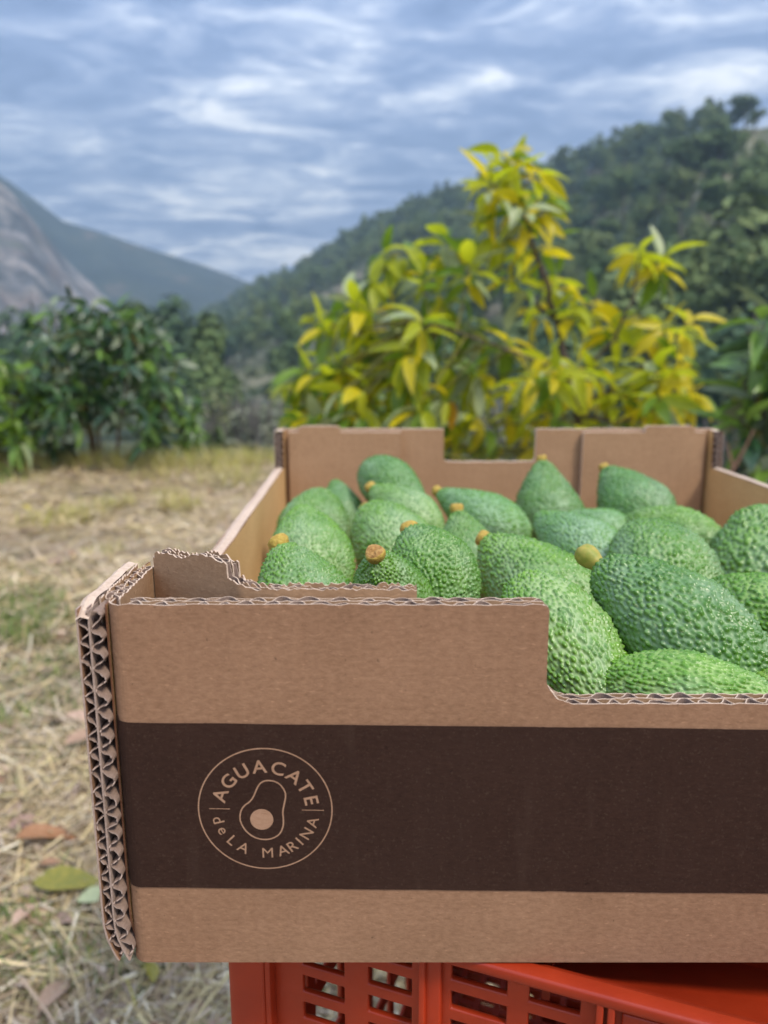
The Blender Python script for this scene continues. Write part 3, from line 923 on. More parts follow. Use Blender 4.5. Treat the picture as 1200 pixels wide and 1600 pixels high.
b = MB()
def grass_patch(cx, cy, rad, n, hlo, hhi, cols, lean=(0.2, 1.0)):
    r = rad * np.sqrt(rng.random(n)); a = rng.uniform(0, 6.28, n)
    x, y = cx + r * np.cos(a), cy + r * np.sin(a) * 0.8
    blades(b, x, y, rng.uniform(0, 6.28, n), rng.uniform(hlo, hhi, n), rng.uniform(0.003, 0.006, n), rng.uniform(*lean, n), palette(n, cols), upright=True)
YG = [(.46, .41, .09), (.52, .46, .16), (.36, .37, .08), (.54, .46, .26)]
GG = [(.16, .24, .06), (.22, .29, .07), (.12, .19, .05), (.28, .30, .09)]
def gp(px, py, rad, n, hlo, hhi, cols):
    a, e = ray(px, py); Yd = HC / -e
    grass_patch(a * Yd, Yd, rad, n, hlo, hhi, cols)
for px, py, rad, n, h, c in [(80, 815, .2, 170, .10, YG), (125, 803, .15, 110, .10, YG), (285, 792, .14, 130, .11, YG), (265, 778, .12, 80, .10, YG), (185, 790, .12, 90, .1, YG), (55, 740, .4, 260, .17, YG), (120, 735, .35, 240, .17, YG),
                         (205, 737, .35, 300, .17, YG), (265, 738, .35, 300, .17, YG), (330, 742, .35, 260, .17, YG), (395, 732, .4, 320, .17, YG), (420, 728, .4, 260, .17, YG), (360, 760, .25, 160, .15, YG), (10, 735, .4, 240, .10, YG),
                         (20, 960, .18, 260, .09, GG), (60, 975, .12, 140, .07, GG), (30, 760, .2, 80, .09, YG), (240, 755, .2, 90, .1, YG), (70, 900, .2, 130, .05, GG), (100, 930, .16, 90, .05, GG), (40, 1180, .12, 110, .04, GG), (80, 1450, .08, 80, .04, GG), (160, 860, .10, 60, .06, YG), (15, 985, .13, 170, .08, GG), (40, 1000, .09, 100, .07, GG), (50, 950, .1, 60, .06, GG), (90, 1110, .13, 120, .04, GG), (60, 1060, .16, 120, .04, GG), (110, 1030, .1, 70, .04, GG),
                         (20, 1130, .08, 60, .05, GG), (30, 1500, .09, 150, .05, GG), (75, 1520, .06, 70, .04, GG), (150, 1525, .07, 90, .04, GG), (200, 1510, .06, 60, .04, GG), (10, 1440, .06, 60, .04, GG), (110, 970, .1, 50, .05, YG)]:
    gp(px, py, rad, int(n * 1.2), h * .5, h * 1.2, c)
n = 5200
x, y = scatter(n, 0.6, 6.6)
m = keep(x, y, fbm(x * 1.1, y * 1.1, 61, 3) > 0.08); x, y = x[m], y[m]; n = len(x)
blades(b, x, y, rng.uniform(0, 6.28, n), rng.uniform(0.02, 0.07, n), rng.uniform(0.002, 0.005, n), rng.uniform(0.2, 1.3, n), palette(n, GG + YG[:2]), upright=True)
tag(b.build('grass', M_grass), kind='stuff')

b = MB()
x, y = scatter(900, 0.6, 6.3)
cols = palette(900, [(.26, .15, .09), (.34, .22, .14), (.40, .27, .20), (.20, .12, .07), (.45, .36, .08), (.38, .28, .22), (.30, .19, .16)])
for i in range(900):
    V, F = LEAVES[random.randrange(5)]
    M_ = (Matrix.Rotation(random.uniform(0, 6.28), 3, 'Z') @ Matrix.Rotation(random.uniform(-.5, .5), 3, 'X') @ Matrix.Rotation(random.uniform(-.6, .6), 3, 'Y')) * random.uniform(0.03, 0.085)
    b.add(V @ np.array(M_).T + np.array([x[i], y[i], float(zground(x[i:i + 1], y[i:i + 1])[0]) + random.uniform(.008, .03)]), F, 0, cols[i])
tag(b.build('leaf_litter', tint_mat('dead_leaves', 0.65, 0.15), smooth=True), kind='stuff')
def fallen(px, py, ln, rot, tilt, mat, label, shape=1):
    a, e = ray(px, py); Yd = (HC - 0.03) / -e
    o = bpy.data.objects.new('fallen_leaf', leaf_mesh(shape, mat)); C.objects.link(o)
    z = float(zground(np.array(a * Yd), np.array(Yd)))
    m3 = (Matrix.Rotation(rot, 3, 'Z') @ Matrix.Rotation(tilt, 3, 'X') @ Matrix.Rotation(0.25, 3, 'Y')) * ln
    o.matrix_world = Matrix.Translation((a * Yd, Yd, z + 0.035)) @ m3.to_4x4()
    tag(o, label, 'leaf')
ML_mottle = leaf_mat('leaf_mottled', (0.20, 0.20, 0.03), (0.42, 0.33, 0.05), 0.25)
ML_lime2 = leaf_mat('leaf_faded', (0.36, 0.42, 0.20), (0.46, 0.50, 0.28), 0.2)
ML_brown = leaf_mat('leaf_brown', (0.30, 0.14, 0.06), (0.42, 0.23, 0.12), 0.2, 0.6)
ML_pinkish = leaf_mat('leaf_pinkish', (0.34, 0.21, 0.14), (0.44, 0.30, 0.21), 0.2, 0.6)
fallen(52, 1385, 0.115, R(-95), 0.25, ML_mottle, 'large olive and yellow fallen leaf on the straw beside the box', 3)
fallen(120, 1412, 0.075, R(-60), 0.1, ML_lime2, 'pale green fallen leaf touching the box side in the view', 3)
fallen(25, 1322, 0.10, R(-80), 0.3, ML_brown, 'curled orange brown fallen leaf above the large olive leaf', 2)
fallen(100, 1178, 0.10, R(-55), 0.2, ML_pinkish, 'dull pink fallen leaf half hidden by the box side', 0)
fallen(60, 1585, 0.075, R(-20), 0.2, ML_pinkish, 'crumpled pinkish brown leaf near the bottom edge of the picture', 2)
fallen(240, 1540, 0.05, R(20), 0.2, ML_mottle, 'small yellow leaf in the straw beside the orange crate', 1)

# ------------------------------------------------------------------ plastic crates
ZB = HC - 0.188 * S               # underside of the cardboard box
CH = (ZB - 0.002) / 2             # height of one crate
def wall_panel(b, length, height, cols, rows, th, fn):
    xs = sorted({0.0, length, *[c for q in cols for c in q]}); zs = sorted({0.0, height, *[c for q in rows for c in q]})
    hx = lambda a: any(q[0] - 1e-6 <= a <= q[1] + 1e-6 for q in cols); hz = lambda a: any(q[0] - 1e-6 <= a <= q[1] + 1e-6 for q in rows)
    nx, nz = len(xs) - 1, len(zs) - 1
    hole = [[hx((xs[i] + xs[i + 1]) / 2) and hz((zs[j] + zs[j + 1]) / 2) for j in range(nz)] for i in range(nx)]
    def quad(p): b.add([fn(*q) for q in p], [(0, 1, 2, 3)])
    for i in range(nx):
        for j in range(nz):
            x0, x1, z0, z1 = xs[i], xs[i + 1], zs[j], zs[j + 1]
            if hole[i][j]:
                quad([(x0, 0, z0), (x0, th, z0), (x0, th, z1), (x0, 0, z1)]); quad([(x1, th, z0), (x1, 0, z0), (x1, 0, z1), (x1, th, z1)])
                quad([(x0, 0, z0), (x1, 0, z0), (x1, th, z0), (x0, th, z0)]); quad([(x1, 0, z1), (x0, 0, z1), (x0, th, z1), (x1, th, z1)])
                continue
            quad([(x0, 0, z0), (x1, 0, z0), (x1, 0, z1), (x0, 0, z1)]); quad([(x1, th, z0), (x0, th, z0), (x0, th, z1), (x1, th, z1)])
    quad([(0, 0, height), (length, 0, height), (length, th, height), (0, th, height)]); quad([(length, 0, 0), (0, 0, 0), (0, th, 0), (length, th, 0)])
def rounded(o, w=0.0012, seg=2):
    bpy.context.view_layer.objects.active = o
    import bmesh
    bm = bmesh.new(); bm.from_mesh(o.data); bmesh.ops.remove_doubles(bm, verts=bm.verts, dist=1e-6); bm.to_mesh(o.data); bm.free()
    md = o.modifiers.new('edge', 'BEVEL'); md.width = w; md.segments = seg; md.limit_method = 'ANGLE'; md.angle_limit = R(40)
    for p in o.data.polygons: p.use_smooth = True
    return o
def make_crate():
    root = empty('plastic_crate', (0, 0, 0))
    H_ = CH / S; LX, LY = 0.44, 0.33
    up = [(H_ - c - 0.0034, H_ - c + 0.0034) for c in [0.0095 + 0.0112 * k for k in range(19)] if H_ - c > 0.03]
    q = [(0.0283, 0.0443), (0.0533, 0.069), (0.0826, 0.101), (0.108, 0.1238)]
    cols = q + [(LX - c1, LX - c0) for c0, c1 in reversed(q)]
    sc = [(0.026 + k * 0.036, 0.055 + k * 0.036) for k in range(8)]
    low = up
    wide = [(H_ - 0.046 - k * 0.044, H_ - 0.010 - k * 0.044) for k in range(5)]
    for nm, ln, cc, fn in (('front_wall', LX, cols, lambda x, d, z: (x, 0.004 + d, z)), ('back_wall', LX, cols, lambda x, d, z: (LX - x, LY - 0.004 - d, z)),
                           ('side_wall', LY, sc, lambda x, d, z: (0.004 + d, LY - x, z)), ('side_wall', LY, sc, lambda x, d, z: (LX - 0.004 - d, x, z))):
        b = MB(); wall_panel(b, ln, H_, cc, wide if nm == 'side_wall' else low, 0.0028, fn)
        rounded(b.build(nm, M_plastic, root, scale=S), 0.0008)
    for cx, cy in ((0, 0), (LX, 0), (0, LY), (LX, LY)):
        sx, sy = (1 if cx == 0 else -1), (1 if cy == 0 else -1)
        b = MB()
        pl = [(cx + sx * 0.0155, cy), (cx + sx * 0.004, cy), (cx + sx * 0.0012, cy + sy * 0.0012), (cx, cy + sy * 0.004), (cx, cy + sy * 0.0155)]
        b.curtain(pl, 0.0026, 0.0, H_ + 0.0004)
        rounded(b.build('corner_post', M_plastic, root, scale=S), 0.0009)
    for xx in (0.0165, 0.0738, 0.1297, 0.1330, LX - 0.1297, LX - 0.0738, LX - 0.0165):
        for ya, yb in ((-0.0006, 0.0042), (LY - 0.0042, LY + 0.0006)):
            b = MB(); b.box((xx - 0.0011, ya, 0.002), (xx + 0.0011, yb, H_ - 0.001))
            rounded(b.build('rib', M_plastic, root, scale=S), 0.0006)
    for xx in (0.0770, LX - 0.0770):
        b = MB(); b.box((xx - 0.0028, 0.0012, 0.002), (xx + 0.0028, 0.0041, H_ - 0.002)); rounded(b.build('pillar', M_plastic, root, scale=S), 0.0008)
    b = MB()
    for lo, hi in (((-0.001, -0.0008, H_ - 0.0032), (LX + 0.001, 0.0055, H_ + 0.0010)), ((-0.001, LY - 0.0078, H_ - 0.0045), (LX + 0.001, LY + 0.002, H_ + 0.0010)),
                   ((-0.002, 0.008, H_ - 0.0045), (0.0078, LY - 0.008, H_ + 0.0012)), ((LX - 0.0078, 0.008, H_ - 0.0045), (LX + 0.002, LY - 0.008, H_ + 0.0012))):
        b.box(lo, hi)
    rounded(b.build('rim', M_plastic, root, scale=S), 0.0012)
    # handle board: a recessed smooth field with an arched edge in the middle of the long wall
    b = MB()
    b.box((0.136, 0.0022, H_ - 0.075), (LX - 0.136, 0.0039, H_ - 0.006))
    rounded(b.build('handle_panel', M_plastic, root, scale=S), 0.0008)
    b = MB()
    xs = np.linspace(0.140, LX - 0.140, 25)
    b.tube([(x, 0.002, H_ - 0.016 - 0.020 * math.sin(math.pi * (x - 0.14) / (LX - 0.28))) for x in xs], 0.0011, 6)
    b.build('handle_edge', M_plastic, root, smooth=True, scale=S)
    # smooth inward slope below the rim of the long walls
    for sg in (0, 1):
        b = MB()
        ys = np.array([0.0068, 0.012, 0.022, 0.040, 0.060]); zs = H_ - np.array([0.004, 0.006, 0.012, 0.020, 0.026])
        if sg: ys = LY - ys
        V = np.concatenate([np.c_[np.full(5, xx), ys, zs] for xx in (0.080, LX - 0.080)])
        b.add(V, [(i, i + 1, 5 + i + 1, 5 + i) for i in range(4)])
        b.build('inner_slope', M_plastic, root, smooth=True, scale=S)
    b = MB(); b.box((0.080, 0.058, H_ - 0.029), (LX - 0.080, LY - 0.058, H_ - 0.0265)); b.build('inner_shelf', M_plastic, root, scale=S)
    for xx in (0.111, 0.300):
        b = MB(); b.box((xx, 0.012, H_ - 0.018), (xx + 0.0026, 0.026, H_ - 0.006)); b.build('inner_rib', M_plastic, root, scale=S)
    # floor grid
    b = MB()
    k = 0.012
    while k < LX - 0.008:
        b.box((k, 0.0075, 0.006), (k + 0.004, LY - 0.0075, 0.010)); k += 0.014
    k = 0.012
    while k < LY - 0.008:
        b.box((0.0075, k, 0.0045), (LX - 0.0075, k + 0.004, 0.0092)); k += 0.014
    b.build('floor_grid', M_plastic, root, scale=S)
    return root
cr = make_crate()
cr.location = (-0.057 * S, 0.239 * S, CH); cr.rotation_euler = (0, 0, R(-20))
tag(cr, 'orange slotted plastic crate directly under the cardboard box', 'crate', 'stacked orange crates')
low = cr.copy(); C.objects.link(low); low.location = (-0.057 * S, 0.239 * S, 0.0)
low['label'] = 'orange plastic crate on the ground carrying the upper crate'
for ch in list(cr.children):
    c = ch.copy(); C.objects.link(c); c.parent = low

# ------------------------------------------------------------------ the cardboard box
H = 0.1175
BX = Vector((-0.079 * S, 0.206 * S, ZB))
box = empty('cardboard_box', BX)
tag(box, 'open kraft cardboard fruit tray with a dark brown printed band', 'box')
rj = lambda n, a: rng.uniform(-a, a, n)
def smooth_jit(n, amp, step):
    k = max(4, n // step)
    return np.interp(np.linspace(0, k, n), np.arange(k + 1), rng.uniform(-amp, amp, k + 1))
def front_top(x):
    x = np.asarray(x, float); zn, x0, x1, r = 0.0874, 0.1257, 0.243, 0.0085
    z = np.full_like(x, H)
    ins = (x > x0) & (x < x1)
    z[ins] = zn
    for c, sg in ((x0, 1), (x1, -1)):
        d = (x - c) * sg
        k = (d >= 0) & (d < r)
        z[k] = zn + r - np.sqrt(np.maximum(0, r * r - (r - d[k]) ** 2))
        q = 0.0022
        k = (d < 0) & (d > -q)
        z[k] = H - q + np.sqrt(np.maximum(0, q * q - (d[k] + q) ** 2))
    return z
def notch_x(a, b_, n):
    xs = np.linspace(a, b_, n)
    extra = []
    for c in (0.1257, 0.243):
        extra += list(c + np.array([-0.0022, -0.0018, -0.0012, -0.0006, -0.0002, -0.00005, 0.00005, 0.0002, 0.0006, 0.0012, 0.002, 0.003, 0.0045, 0.006, 0.0075, 0.0085]) * (1 if c < 0.2 else -1))
    xs = np.sort(np.concatenate([xs, [e for e in extra if a < e < b_]]))
    return xs
FW = 0.368
cor = [(0.0004, 0.0105), (0.0004, 0.0048)] + [(0.0004 + 0.0046 * (1 - math.cos(t)), 0.0002 + 0.0042 * (1 - math.sin(t))) for t in np.linspace(0, math.pi / 2, 9)]
cor = np.array(cor)
def front_path(x0=None, off=0.0, n=420):
    xs = notch_x(0.0064, FW - 0.001, n)
    st = np.c_[xs, np.full(len(xs), 0.0002 + off)]
    return st
fp = MB(); xs_path = np.concatenate([cor, front_path()])
top = front_top(xs_path[:, 0]) + smooth_jit(len(xs_path), 0.0003, 3) - np.where(xs_path[:, 1] > 0.004, 0.0008, 0)
fp.curtain(xs_path, 0.00045, 0.0, top, 0, 1)
for off in (0.0037, 0.0075):
    st = front_path(off=off); st = st[st[:, 0] > 0.004]
    fp.curtain(st, 0.00045, 0.0002, front_top(st[:, 0]) - 0.0002 + smooth_jit(len(st), 0.0003, 2) - (0.0004 if off > 0.005 else 0), 2, 1)
front = fp.build('front_panel', [M_kraft, M_cut, M_kraft_in], box, scale=S)
def flute_line(x0, x1, y0, y1, pitch, per=10):
    """a slightly crushed wave between two liners"""
    xs = [x0]; ys = []
    n = int((x1 - x0) / pitch * per)
    ph = np.linspace(0, (x1 - x0) / pitch * 2 * math.pi, n) + smooth_jit(n, 0.95, 14)
    w = np.sin(ph); w = np.sign(w) * np.abs(w) ** 0.8
    w = w * (1 + smooth_jit(n, 0.16, 9)) + smooth_jit(n, 0.09, 5)
    x = np.linspace(x0, x1, n) + smooth_jit(n, pitch * 0.09, 5)
    return np.c_[x, np.clip((y0 + y1) / 2 + w * (y1 - y0) / 2, y0, y1)]
for y0, y1, p in ((0.0006, 0.0035, 0.0066), (0.0041, 0.0074, 0.0084)):
    fl = MB(); w = flute_line(0.006, FW - 0.002, y0, y1, p)
    xx = notch_x(0.0061, FW - 0.0021, 3)
    o = np.argsort(w[:, 0]); w = w[o]
    yy = np.interp(xx, w[:, 0], w[:, 1])
    w = np.concatenate([w, np.c_[xx, yy]]); w = w[np.argsort(w[:, 0])]
    keepm = np.r_[True, np.diff(w[:, 0]) > 2e-5]; w = w[keepm]
    fl.curtain(w, 0.00030, 0.0005, front_top(w[:, 0]) - 0.0002 + smooth_jit(len(w), 0.00045, 4), 0, 1)
    fl.build('fluting', [M_flute, M_cut], front, scale=S)
# printed band, following the rounded fold on the left
slope = -0.0118
bp = np.concatenate([cor[3:], front_path(n=60)])
Tn = np.gradient(bp, axis=0); Tn /= np.linalg.norm(Tn, axis=1)[:, None]
bpo = bp + np.c_[Tn[:, 1], -Tn[:, 0]] * 0.00048
pb = MB()
jt = lambda: smooth_jit(len(bpo), 0.00012, 2)
pb.curtain(bpo, 0.00012, 0.0272 + slope * bpo[:, 0] + jt() + 0.0012 * (bpo[:, 1] > 0.0015), 0.0817 + slope * bpo[:, 0] + jt() + 0.0012 * (bpo[:, 1] > 0.0015))
band = pb.build('printed_band', M_print, front, scale=S)

# the round emblem, printed in bare kraft
LC = (0.0436, 0.0536); LR = 0.0199; TILT = R(-1.0)
def lg(x, y):
    return (LC[0] + LR * (x * math.cos(TILT) - y * math.sin(TILT)), LC[1] + LR * (x * math.sin(TILT) + y * math.cos(TILT)))
YL = 0.0002 - 0.00060
def ribbon(b, pts, w, closed=True):
    pts = np.asarray(pts, float); n = len(pts)
    T = (np.roll(pts, -1, 0) - np.roll(pts, 1, 0)) if closed else np.gradient(pts, axis=0)
    T /= np.linalg.norm(T, axis=1)[:, None]
    Nn = np.c_[-T[:, 1], T[:, 0]] * w / 2
    o, i_ = pts + Nn, pts - Nn
    V = [(*_lg, ) for _lg in [(lg(*p)[0], YL, lg(*p)[1]) for p in np.concatenate([o, i_])]]
    F = [(k, (k + 1) % n, n + (k + 1) % n, n + k) for k in range(n if closed else n - 1)]
    b.add(V, F)
b = MB()
th = np.linspace(0, 2 * math.pi, 120, endpoint=False)
ribbon(b, np.c_[np.cos(th), np.sin(th)], 0.020)
raw = [(600, 352), (640, 357), (675, 378), (703, 420), (705, 455), (694, 500), (685, 545), (690, 590), (688, 635), (668, 680), (630, 706), (590, 717), (545, 716), (500, 702), (455, 668), (426, 620), (418, 580), (428, 535), (450, 506), (482, 486), (508, 452), (524, 410), (545, 373), (570, 357)]
o = np.array([((x - 578) / 413, (530 - y) / 413 * 1.12) for x, y in raw])
# smooth closed curve through the outline
for _ in range(2):
    q = np.empty((len(o) * 2, 2)); nx = np.roll(o, -1, 0)
    q[0::2] = 0.75 * o + 0.25 * nx; q[1::2] = 0.25 * o + 0.75 * nx
    o = q
ribbon(b, o, 0.022)
ribbon(b, [(-0.84, 0.0), (-0.68, 0.0), (-0.53, 0.0)], 0.012, False)
ribbon(b, [(0.55, 0.0), (0.70, 0.0), (0.88, 0.0)], 0.012, False)
b.build('emblem_outline', M_logo, band, scale=S)
b = MB()
th = np.linspace(0, 2 * math.pi, 40, endpoint=False)
V = [(lg(-0.056, -0.168)[0], YL, lg(-0.056, -0.168)[1])] + [(lg(-0.056 + 0.174 * math.cos(t), -0.168 + 0.174 * math.sin(t))[0], YL, lg(-0.056 + 0.174 * math.cos(t), -0.168 + 0.174 * math.sin(t))[1]) for t in th]
b.add(V, [(0, 1 + k, 1 + (k + 1) % 40) for k in range(40)])
b.build('emblem_stone', M_logo, band, scale=S)
def glyph(ch, bold):
    cu = bpy.data.curves.new('glyph', 'FONT'); cu.body = ch; cu.size = 1.0; cu.offset = bold; cu.resolution_u = 4
    ob = bpy.data.objects.new('glyph', cu); C.objects.link(ob)
    dg = bpy.context.evaluated_depsgraph_get()
    me = bpy.data.meshes.new_from_object(ob.evaluated_get(dg))
    V = np.array([v.co[:2] for v in me.vertices]); F = [tuple(p.vertices) for p in me.polygons]
    bpy.data.objects.remove(ob); bpy.data.curves.remove(cu); bpy.data.meshes.remove(me)
    V[:, 0] -= (V[:, 0].min() + V[:, 0].max()) / 2
    return V, F
capV, _ = glyph('E', 0); cap = capV[:, 1].max()
def arc_text(items, base_r, cap_h, inward, bold):
    b = MB()
    for ch, deg in items:
        V, F = glyph(ch, 0.0 if ch == 'M' else bold)
        V = V * (cap_h / cap)
        V[:, 0] *= 1.05
        a = R(deg)
        rad = np.array([math.cos(a), math.sin(a)]); tan = np.array([-math.sin(a), math.cos(a)])
        if inward: Q = V[:, :1] * tan + (base_r - V[:, 1:2]) * rad
        else: Q = -V[:, :1] * tan + (base_r + V[:, 1:2]) * rad
        W = np.array([(lg(*p)[0], YL, lg(*p)[1]) for p in Q])
        for f in F:
            b.add(W[list(f)], [tuple(range(len(f)))])
    return b
arc_text(list(zip('AGUACATE', (161.5, 140, 118.5, 96.5, 73.5, 51.5, 32.5, 13))), 0.605, 0.205, False, 0.012).build('lettering', M_logo, band, scale=S)
arc_text(list(zip('deLAMARINA', (195, 209.5, 226.5, 242.5, 272, 290.5, 303.5, 314, 327.5, 344))), 0.815, 0.165, True, 0.003).build('lettering', M_logo, band, scale=S)

# side panels: liners, a smooth folded top, and corrugation showing at the cut front edge
ZS = 0.0842
YE = 0.4905
def side_x(y, side):
    return -0.0105 * (y / YE) if side < 0 else 0.006 * (y / YE) * 0 + 0.0
def bend(z):
    return 0.0045 * np.clip(1 - np.asarray(z) / 0.016, 0, 1) ** 2
for side in (-1, 1):
    x0 = -0.0076 if side < 0 else 0.3785
    dirn = 1 if side < 0 else -1
    ys = np.sort(np.concatenate([np.linspace(-0.0006, YE, 60), [0.0445, 0.0455, 0.047, 0.4695, 0.4715]]))
    hi = np.where(ys < 0.045, H - 0.0008, np.where(ys > 0.4705, H - 0.001, ZS))
    sx = np.array([side_x(q, side) for q in ys])
    b = MB()
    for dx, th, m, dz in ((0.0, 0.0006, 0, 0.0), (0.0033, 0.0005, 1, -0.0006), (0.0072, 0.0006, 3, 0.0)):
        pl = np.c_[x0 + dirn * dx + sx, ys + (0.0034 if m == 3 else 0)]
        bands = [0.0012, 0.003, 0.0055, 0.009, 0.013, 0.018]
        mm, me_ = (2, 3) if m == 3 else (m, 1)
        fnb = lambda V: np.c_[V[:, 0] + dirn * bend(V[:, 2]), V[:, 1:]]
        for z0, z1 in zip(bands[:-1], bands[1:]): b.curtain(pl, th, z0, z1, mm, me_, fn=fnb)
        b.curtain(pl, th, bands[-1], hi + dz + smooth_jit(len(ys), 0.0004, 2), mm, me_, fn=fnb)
    # folded caps: outer layer near the corner, the whole width along the low stretch
    for ya, yb, za, xa, xb in ((-0.0012, 0.0445, H - 0.0004, -0.0003, 0.0036), (0.0455, 0.4700, ZS, 0.0, 0.0072), (0.4712, YE, H - 0.001, 0.0, 0.0072)):
        n = 26
        yy = np.linspace(ya, yb, n)
        xa_ = x0 + dirn * xa + np.array([side_x(q, side) for q in yy]); xb_ = x0 + dirn * xb + np.array([side_x(q, side) for q in yy])
        droop = np.where(yy < 0.006, -0.0040 * (1 - (yy + 0.0012) / 0.0072) ** 1.5, 0)
        zz = za + 0.0004 + smooth_jit(n, 0.0004, 2) + droop
        V = np.concatenate([np.c_[xa_, yy, zz - 0.0006], np.c_[xa_ * 0.6 + xb_ * 0.4, yy, zz + 0.0004], np.c_[xb_, yy, zz - 0.0002]])
        i = np.arange(n - 1)
        b.add(V, np.concatenate([np.stack([i, i + 1, n + i + 1, n + i], 1), np.stack([n + i, n + i + 1, 2 * n + i + 1, 2 * n + i], 1)]), 4)
    sp_ = b.build('side_panel', [M_kraft, M_cut2, M_kraft_sidelit, M_gap_shade, M_cut], box, scale=S)
    # fluting: waves stacked up the cut ends of the board
    for (ya, yb, z0, z1) in ((-0.0004, 0.020, 0.0035, H - 0.0012), (0.4708, 0.488, ZS + 0.001, H - 0.002)):
        for xa, xb, p in ((0.0004, 0.0030, 0.0058), (0.0036, 0.0068, 0.0064)):
            f = MB(); w = flute_line(z0, z1, xa, xb, p, 12)
            pts = np.c_[x0 + dirn * w[:, 1], w[:, 0]]
            nn = len(pts)
            lo = np.full(nn, ya) + rng.uniform(-0.0004, 0.0006, nn)
            ss = side_x(ya, side)
            f.curtain(pts, 0.00036, lo, yb, 0, 1, fn=lambda V, ss=ss: np.c_[V[:, 0] + ss + dirn * bend(V[:, 1]), V[:, 2], V[:, 1]])
            f.build('fluting', [M_flute, M_cut2], sp_, scale=S)

# folded insert beside the side panel, then the torn flap that crosses the corner
def board(path, th, lo, hi, pitch, parent_name, mats, jag=0.0006, n=260, fl2=True):
    path = np.asarray(path, float)
    seg = np.r_[0, np.cumsum(np.linalg.norm(np.diff(path, axis=0), axis=1))]
    s = np.linspace(0, seg[-1], n)
    # round the corners of the plan a little
    px = np.interp(s, seg, path[:, 0]); py = np.interp(s, seg, path[:, 1])
    k = np.ones(9) / 9
    pxs = np.convolve(np.pad(px, 4, 'edge'), k, 'valid'); pys = np.convolve(np.pad(py, 4, 'edge'), k, 'valid')
    c = np.c_[pxs, pys]
    T = np.gradient(c, axis=0); T /= np.linalg.norm(T, axis=1)[:, None]
    Nn = np.c_[T[:, 1], -T[:, 0]]
    z = hi(s)
    b = MB()
    b.curtain(c + Nn * th / 2, 0.0005, lo, z + smooth_jit(n, jag * 0.6, 3), 0, 1)
    b.curtain(c - Nn * th / 2, 0.0005, lo, z + smooth_jit(n, jag, 3), 0, 1)
    if fl2: b.curtain(c, 0.0004, lo, z - 0.0003 + smooth_jit(n, jag, 2), 0, 1)
    o = b.build(parent_name, mats, box, scale=S)
    lay = ((-th / 2 + 0.0003, -0.0003), (0.0003, th / 2 - 0.0003)) if fl2 else ((-th / 2 + 0.0003, th / 2 - 0.0003),)
    for a0, a1 in lay:
        f = MB(); w = flute_line(0.0002, seg[-1] - 0.0002, a0, a1, pitch, 10)
        ci = np.c_[np.interp(w[:, 0], s, c[:, 0]), np.interp(w[:, 0], s, c[:, 1])]
        ni = np.c_[np.interp(w[:, 0], s, Nn[:, 0]), np.interp(w[:, 0], s, Nn[:, 1])]
        f.curtain(ci + ni * w[:, 1:2], 0.00030, lo, np.interp(w[:, 0], s, z) + smooth_jit(len(w), jag * 1.3, 5) - jag * 0.4, 0, 1)
        f.build('fluting', [M_flute, M_cut], o, scale=S)
    return o
mk = [M_kraft_in, M_cut]
for sgn in (1, -1):
    mx = (lambda p: p) if sgn > 0 else (lambda p: [(0.371 - x, y) for x, y in p])
    board(mx([(-0.0006, 0.0065), (-0.0010, 0.0425)]), 0.0056, 0.002, lambda s: np.full_like(s, H - 0.0004), 0.0045, 'corner_insert', mk, 0.0007, 120)
    def flap_top(s):
        z = np.full_like(s, H + 0.0018)
        z = np.where(s < 0.0385, H + 0.0042 + 0.0040 * np.clip(s / 0.03, 0, 1) + 0.0006 * np.sin(s * 300), z)
        k = (s >= 0.0385) & (s < 0.050); z = np.where(k, H + 0.0032 - 0.0022 * (s - 0.0385) / 0.0115, z)
        return np.where(s < 0.0012, H + 0.003, z)
    board(mx([(0.0040, 0.0415), (0.0375, 0.0138), (0.048, 0.0113), (0.089, 0.0109)]), 0.0046, 0.002, flap_top, 0.0070, 'corner_flap', mk, 0.0008, 300)

# back panel and the two flaps folded in front of it
def back_top(x):
    x = np.asarray(x, float); z = np.full_like(x, H); zn = 0.0878; r = 0.004
    for c, sg in ((0.133, 1), (0.216, -1)):
        pass
    ins = (x > 0.133) & (x < 0.216); z[ins] = zn
    for c, sg in ((0.133, 1), (0.216, -1)):
        d = (x - c) * sg; k = (d >= 0) & (d < r)
        z[k] = zn + r - np.sqrt(np.maximum(0, r * r - (r - d[k]) ** 2))
    return z
bxs = np.linspace(-0.0145, 0.3760, 160)
bxs = np.sort(np.concatenate([bxs, *[c + sg * np.array([-0.00005, 0.00005, 0.0005, 0.001, 0.002, 0.003, 0.004]) for c, sg in ((0.133, 1), (0.216, -1))]]))
b = MB()
b.curtain(np.c_[bxs, np.full(len(bxs), 0.4875)], 0.0056, 0.0, back_top(bxs) + smooth_jit(len(bxs), 0.0003, 3), 0, 1)
b.build('back_panel', [M_kraft_in, M_cut], box, scale=S)
def back_flap(xa, xb, ta, tb, dz):
    xs = np.sort(np.concatenate([np.linspace(xa, xb, 50), [ta - 1e-4, ta + 1e-4, tb - 1e-4, tb + 1e-4]]))
    hi = np.where((xs > ta) & (xs < tb), H + 0.0032, H - 0.0022)
    hi = hi - np.where((xs > ta) & (xs < ta + 0.002), 0.001, 0) - np.where((xs < tb) & (xs > tb - 0.002), 0.001, 0)
    b = MB()
    pl = np.c_[xs, 0.4805 + smooth_jit(len(xs), 0.0005, 12)]
    b.curtain(pl, 0.0050, 0.002, hi + smooth_jit(len(xs), 0.0002, 3), 0, 1)
    b.build('back_flap', [M_kraft_in, M_cut], box, scale=S)
back_flap(-0.0060, 0.0938, 0.0030, 0.0392, 0)
back_flap(0.2570, 0.3660, 0.3120, 0.3560, 0)
